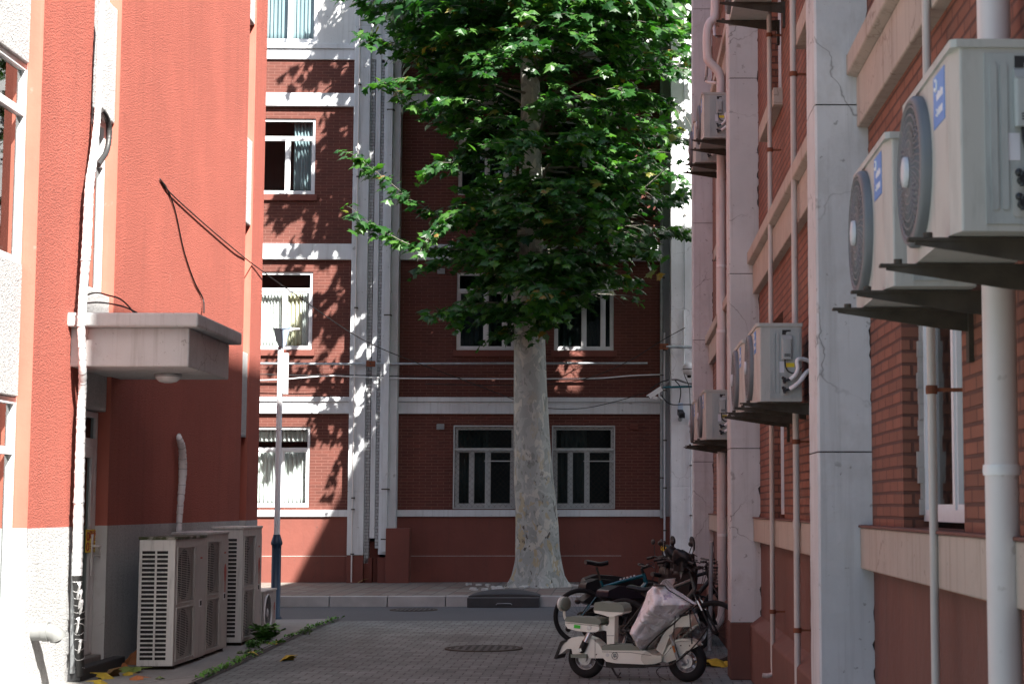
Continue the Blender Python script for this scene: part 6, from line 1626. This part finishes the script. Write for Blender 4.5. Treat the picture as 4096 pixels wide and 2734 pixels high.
for k in range(8):
    u_ = k / 7
    for s in (-1, 1):
        m.tube([(bx0 - .13 + .28 * u_, s * .16, .70), (bx0 - .17 + .36 * u_, s * .20, .91)], .003, 4); m.tube([(bx0 + (.15 if s > 0 else -.13), -.16 + .32 * u_, .70), (bx0 + (.19 if s > 0 else -.17), -.20 + .4 * u_, .91)], .003, 4)
    m.tube([(bx0 - .13 + .28 * u_, -.16, .70), (bx0 - .13 + .28 * u_, .16, .70)], .003, 4)
m.build("basket", "black_plastic", bb3)
m = MB(); m.obox((bx0 + .10, -.225, .755), (.16, .006, .10), Matrix.Rotation(.12, 3, 'Y')); npl = m.build("number_plate", "red_plate", bb3)
Tm = Matrix.Translation((bx0 + .10, -.2285, .755)) @ Matrix.Rotation(.12, 4, 'Y') @ Matrix.Rotation(math.pi / 2, 4, 'X')
text("BNU-0237", .036, "white_print", Tm, npl, ext=.0005, world=False)
# --- mopeds behind
def moped(label, loc, rz, body, seat, mirrors="round", shield=None, box=False, seat_h=.80, light=False, group="parked mopeds"):
    t = thing("moped", label, "moped", loc, rz, group)
    wheel(t, 0, .22, .22, .05, bolts=5, width=1.1); wheel(t, 1.18, .22, .22, .05, bolts=5, width=1.1)
    f2 = lambda a, b: (a, b)
    def sh(pts, w0, w1, nm, mt, bv): return shape(t, f2, pts, w0, w1, nm, mt, bv)
    sh([(-.26, .52), (-.1, .62), (.3, .64), (.52, .56), (.58, .36), (.9, .33), (.92, .22), (.35, .20), (.2, .30), (.16, .45), (-.1, .47)], -.13, .13, "body", body, .03)
    sh([(-.22, seat_h - .13), (-.2, seat_h - .05), (-.05, seat_h), (.18, seat_h - .015), (.42, seat_h - .05), (.56, seat_h - .10), (.54, seat_h - .15), (.0, seat_h - .15)], -.12, .12, "seat", seat, .035)
    sh([(-.16, seat_h - .14), (.5, seat_h - .14), (.46, .6), (-.1, .6)], -.10, .10, "seat_box", body, .02)
    sh([(.86, .26), (.98, .34), (1.02, .62), (1.06, .86), (1.02, .97), (.94, .93), (.92, .62)], -.17, .17, "front_shield", shield or body, .04)
    m = MB()
    rows = [[(1.18 + .285 * math.cos(a) * k_, y, .22 + .285 * math.sin(a) * k_) for y, k_ in ((-.075, .93), (-.04, 1), (.04, 1), (.075, .93))] for a in [R(15 + i * 14) for i in range(11)]]
    m.grid(rows); m.build("front_fender", shield or body, t, solid=.006)
    m = MB()
    for y in (-.09, .09): m.tube([(1.03, y, .60), (1.18, y, .22)], .018, 8)
    m.tube([(1.0, 0, .55), (.94, 0, 1.0)], .026, 8); m.build("fork", "steel_grey", t)
    m = MB(); m.tube([(.86, -.34, 1.03), (.90, -.2, 1.06), (.95, -.08, 1.02), (.95, .08, 1.02), (.90, .2, 1.06), (.86, .34, 1.03)], .013, 8); m.rbox(.88, 1.06, -.10, .10, .94, 1.07, .04); m.build("handlebar", "black_plastic", t)
    for s in (-1, 1):
        m = MB(); m.cyl((.86, s * .35, 1.03), (.885, s * .23, 1.05), .019, n=10); m.tube([(.92, s * .2, 1.05), (.97, s * .24, 1.06), (.95, s * .35, 1.045)], .007, 6)
        m.build("grip", "black_leather", t)
    for s in (-1, 1):
        mm = MB(); mm.tube(smooth_path([(.90, s * .2, 1.06), (.91, s * .25, 1.14), (.92, s * .27, 1.20)], 4), .006, 6)
        c = (.91, s * .285, 1.245)
        if mirrors == "round": mm.lathe([(.058, -.012), (.066, -.004), (.06, .012), (.03, .02), (.002, .022)], c, (1, 0, .1), 20, sy=.95)
        elif mirrors == "heart":
            hp = [(0, -.055), (.03, -.035), (.058, .0), (.062, .03), (.045, .05), (.022, .05), (0, .032), (-.022, .05), (-.045, .05), (-.062, .03), (-.058, 0), (-.03, -.035)]
            mm.prism(hp, lambda a, b, w2: (c[0] + w2 + a * .55, c[1] + a * .83, c[2] + b), -.01, .012)
        else: mm.sphere(c, (.016, .055, .035), 14, 8)
        mm.build("mirror", "black_plastic", t)
    if light: m = MB(); m.lathe([(.032, 0), (.03, .012), (.002, .016)], (1.055, -.10, .80), (1, -.25, .1), 16); m.build("headlight", "black_plastic", t)
    m = MB(); m.sphere((-.27, 0, .52), (.03, .08, .035), 12, 8); m.build("tail_light", "black_plastic", t)
    m = MB(); m.tube([(-.02, -.1, .24), (.1, -.1, .5)], .022, 8); m.tube([(.3, -.13, .21), (.38, -.2, .02)], .01, 6); m.build("shock_absorber", "black_plastic", t)
    return t
def at_seat(px, py, D, rz, along=.2):
    p = onY(2150 + px / 2.2922, 2050 + py / 2.2922, D); return Vector((p.x - along * math.cos(rz), D - along * math.sin(rz), 0))
moped("black moped with long navy seat directly behind the cream scooter, heart shaped mirrors", at_seat(855, 670, 20.6, R(36)), R(36), "black_plastic", "navy_leather", "heart")
moped("white bodied moped with dark seat and white front shield behind the navy seated one", at_seat(700, 610, 22.75, R(14)), R(14), "white_plastic", "black_leather", "oval", "white_plastic", light=True, seat_h=.84)
moped("dark moped farthest back in the row with two round mirrors standing tallest", Vector((.02, 23.5, 0)), R(25), "lamp_black", "black_leather", "round", seat_h=.78)
moped("black moped squeezed against the wall side behind the heart mirrored one", Vector((.0, 21.4, 0)), R(40), "black_plastic", "black_leather", "oval", seat_h=.74)
moped("dark moped wedged between the teal bicycle and the white bodied moped", Vector((-.28, 22.4, 0)), R(24), "black_plastic", "black_leather", "oval", seat_h=.80)
# folded black wind apron and a yellow ribbon on the farthest moped's handlebar
p = onY(2150 + 1235 / 2.2922, 2050 + 385 / 2.2922, 22.6)
t = thing("handlebar_muff", "black padded muff heaped over the handlebars in the middle of the parked row", "muff", p)
m = MB(); rows = []
for i in range(15):
    th = math.pi * i / 14; rows.append([(.13 * math.sin(th) * math.cos(a) * (1 + .25 * noise.noise(Vector((th * 2, a, 3)))) + .02, .15 * math.sin(th) * math.sin(a), .10 * math.cos(th) + .05 * noise.noise(Vector((a, th * 2, 7))) - .08 * math.sin(th) * math.cos(a)) for a in [k * .314 for k in range(20)]])
m.grid(rows, True, True); m.build("cloth", "black_leather", t)
p2 = onY(2150 + 1330 / 2.2922, 2050 + 445 / 2.2922, 21.0); dup(t, p2, "black padded muff on the handlebar nearest the pillar in the parked row", R(50), (.9, .9, 1.15))
p = onY(2150 + 1150 / 2.2922, 2050 + 340 / 2.2922, 22.5)
t = thing("ribbon", "small bright yellow ribbon tied among the black handlebars", "ribbon", p)
m = MB()
for k in range(7):
    a = k * .9; m.add([(0, 0, -.02), (.035 * math.cos(a) + .01, .03 * math.sin(a), .045 * abs(math.sin(a + .7)) + .01), (.035 * math.cos(a + .8), .03 * math.sin(a + .8), .04 * abs(math.cos(a)))], [(0, 1, 2)])
m.build("bow", "yellow_petal", t, solid=.003)
print("objects", len(bpy.data.objects))
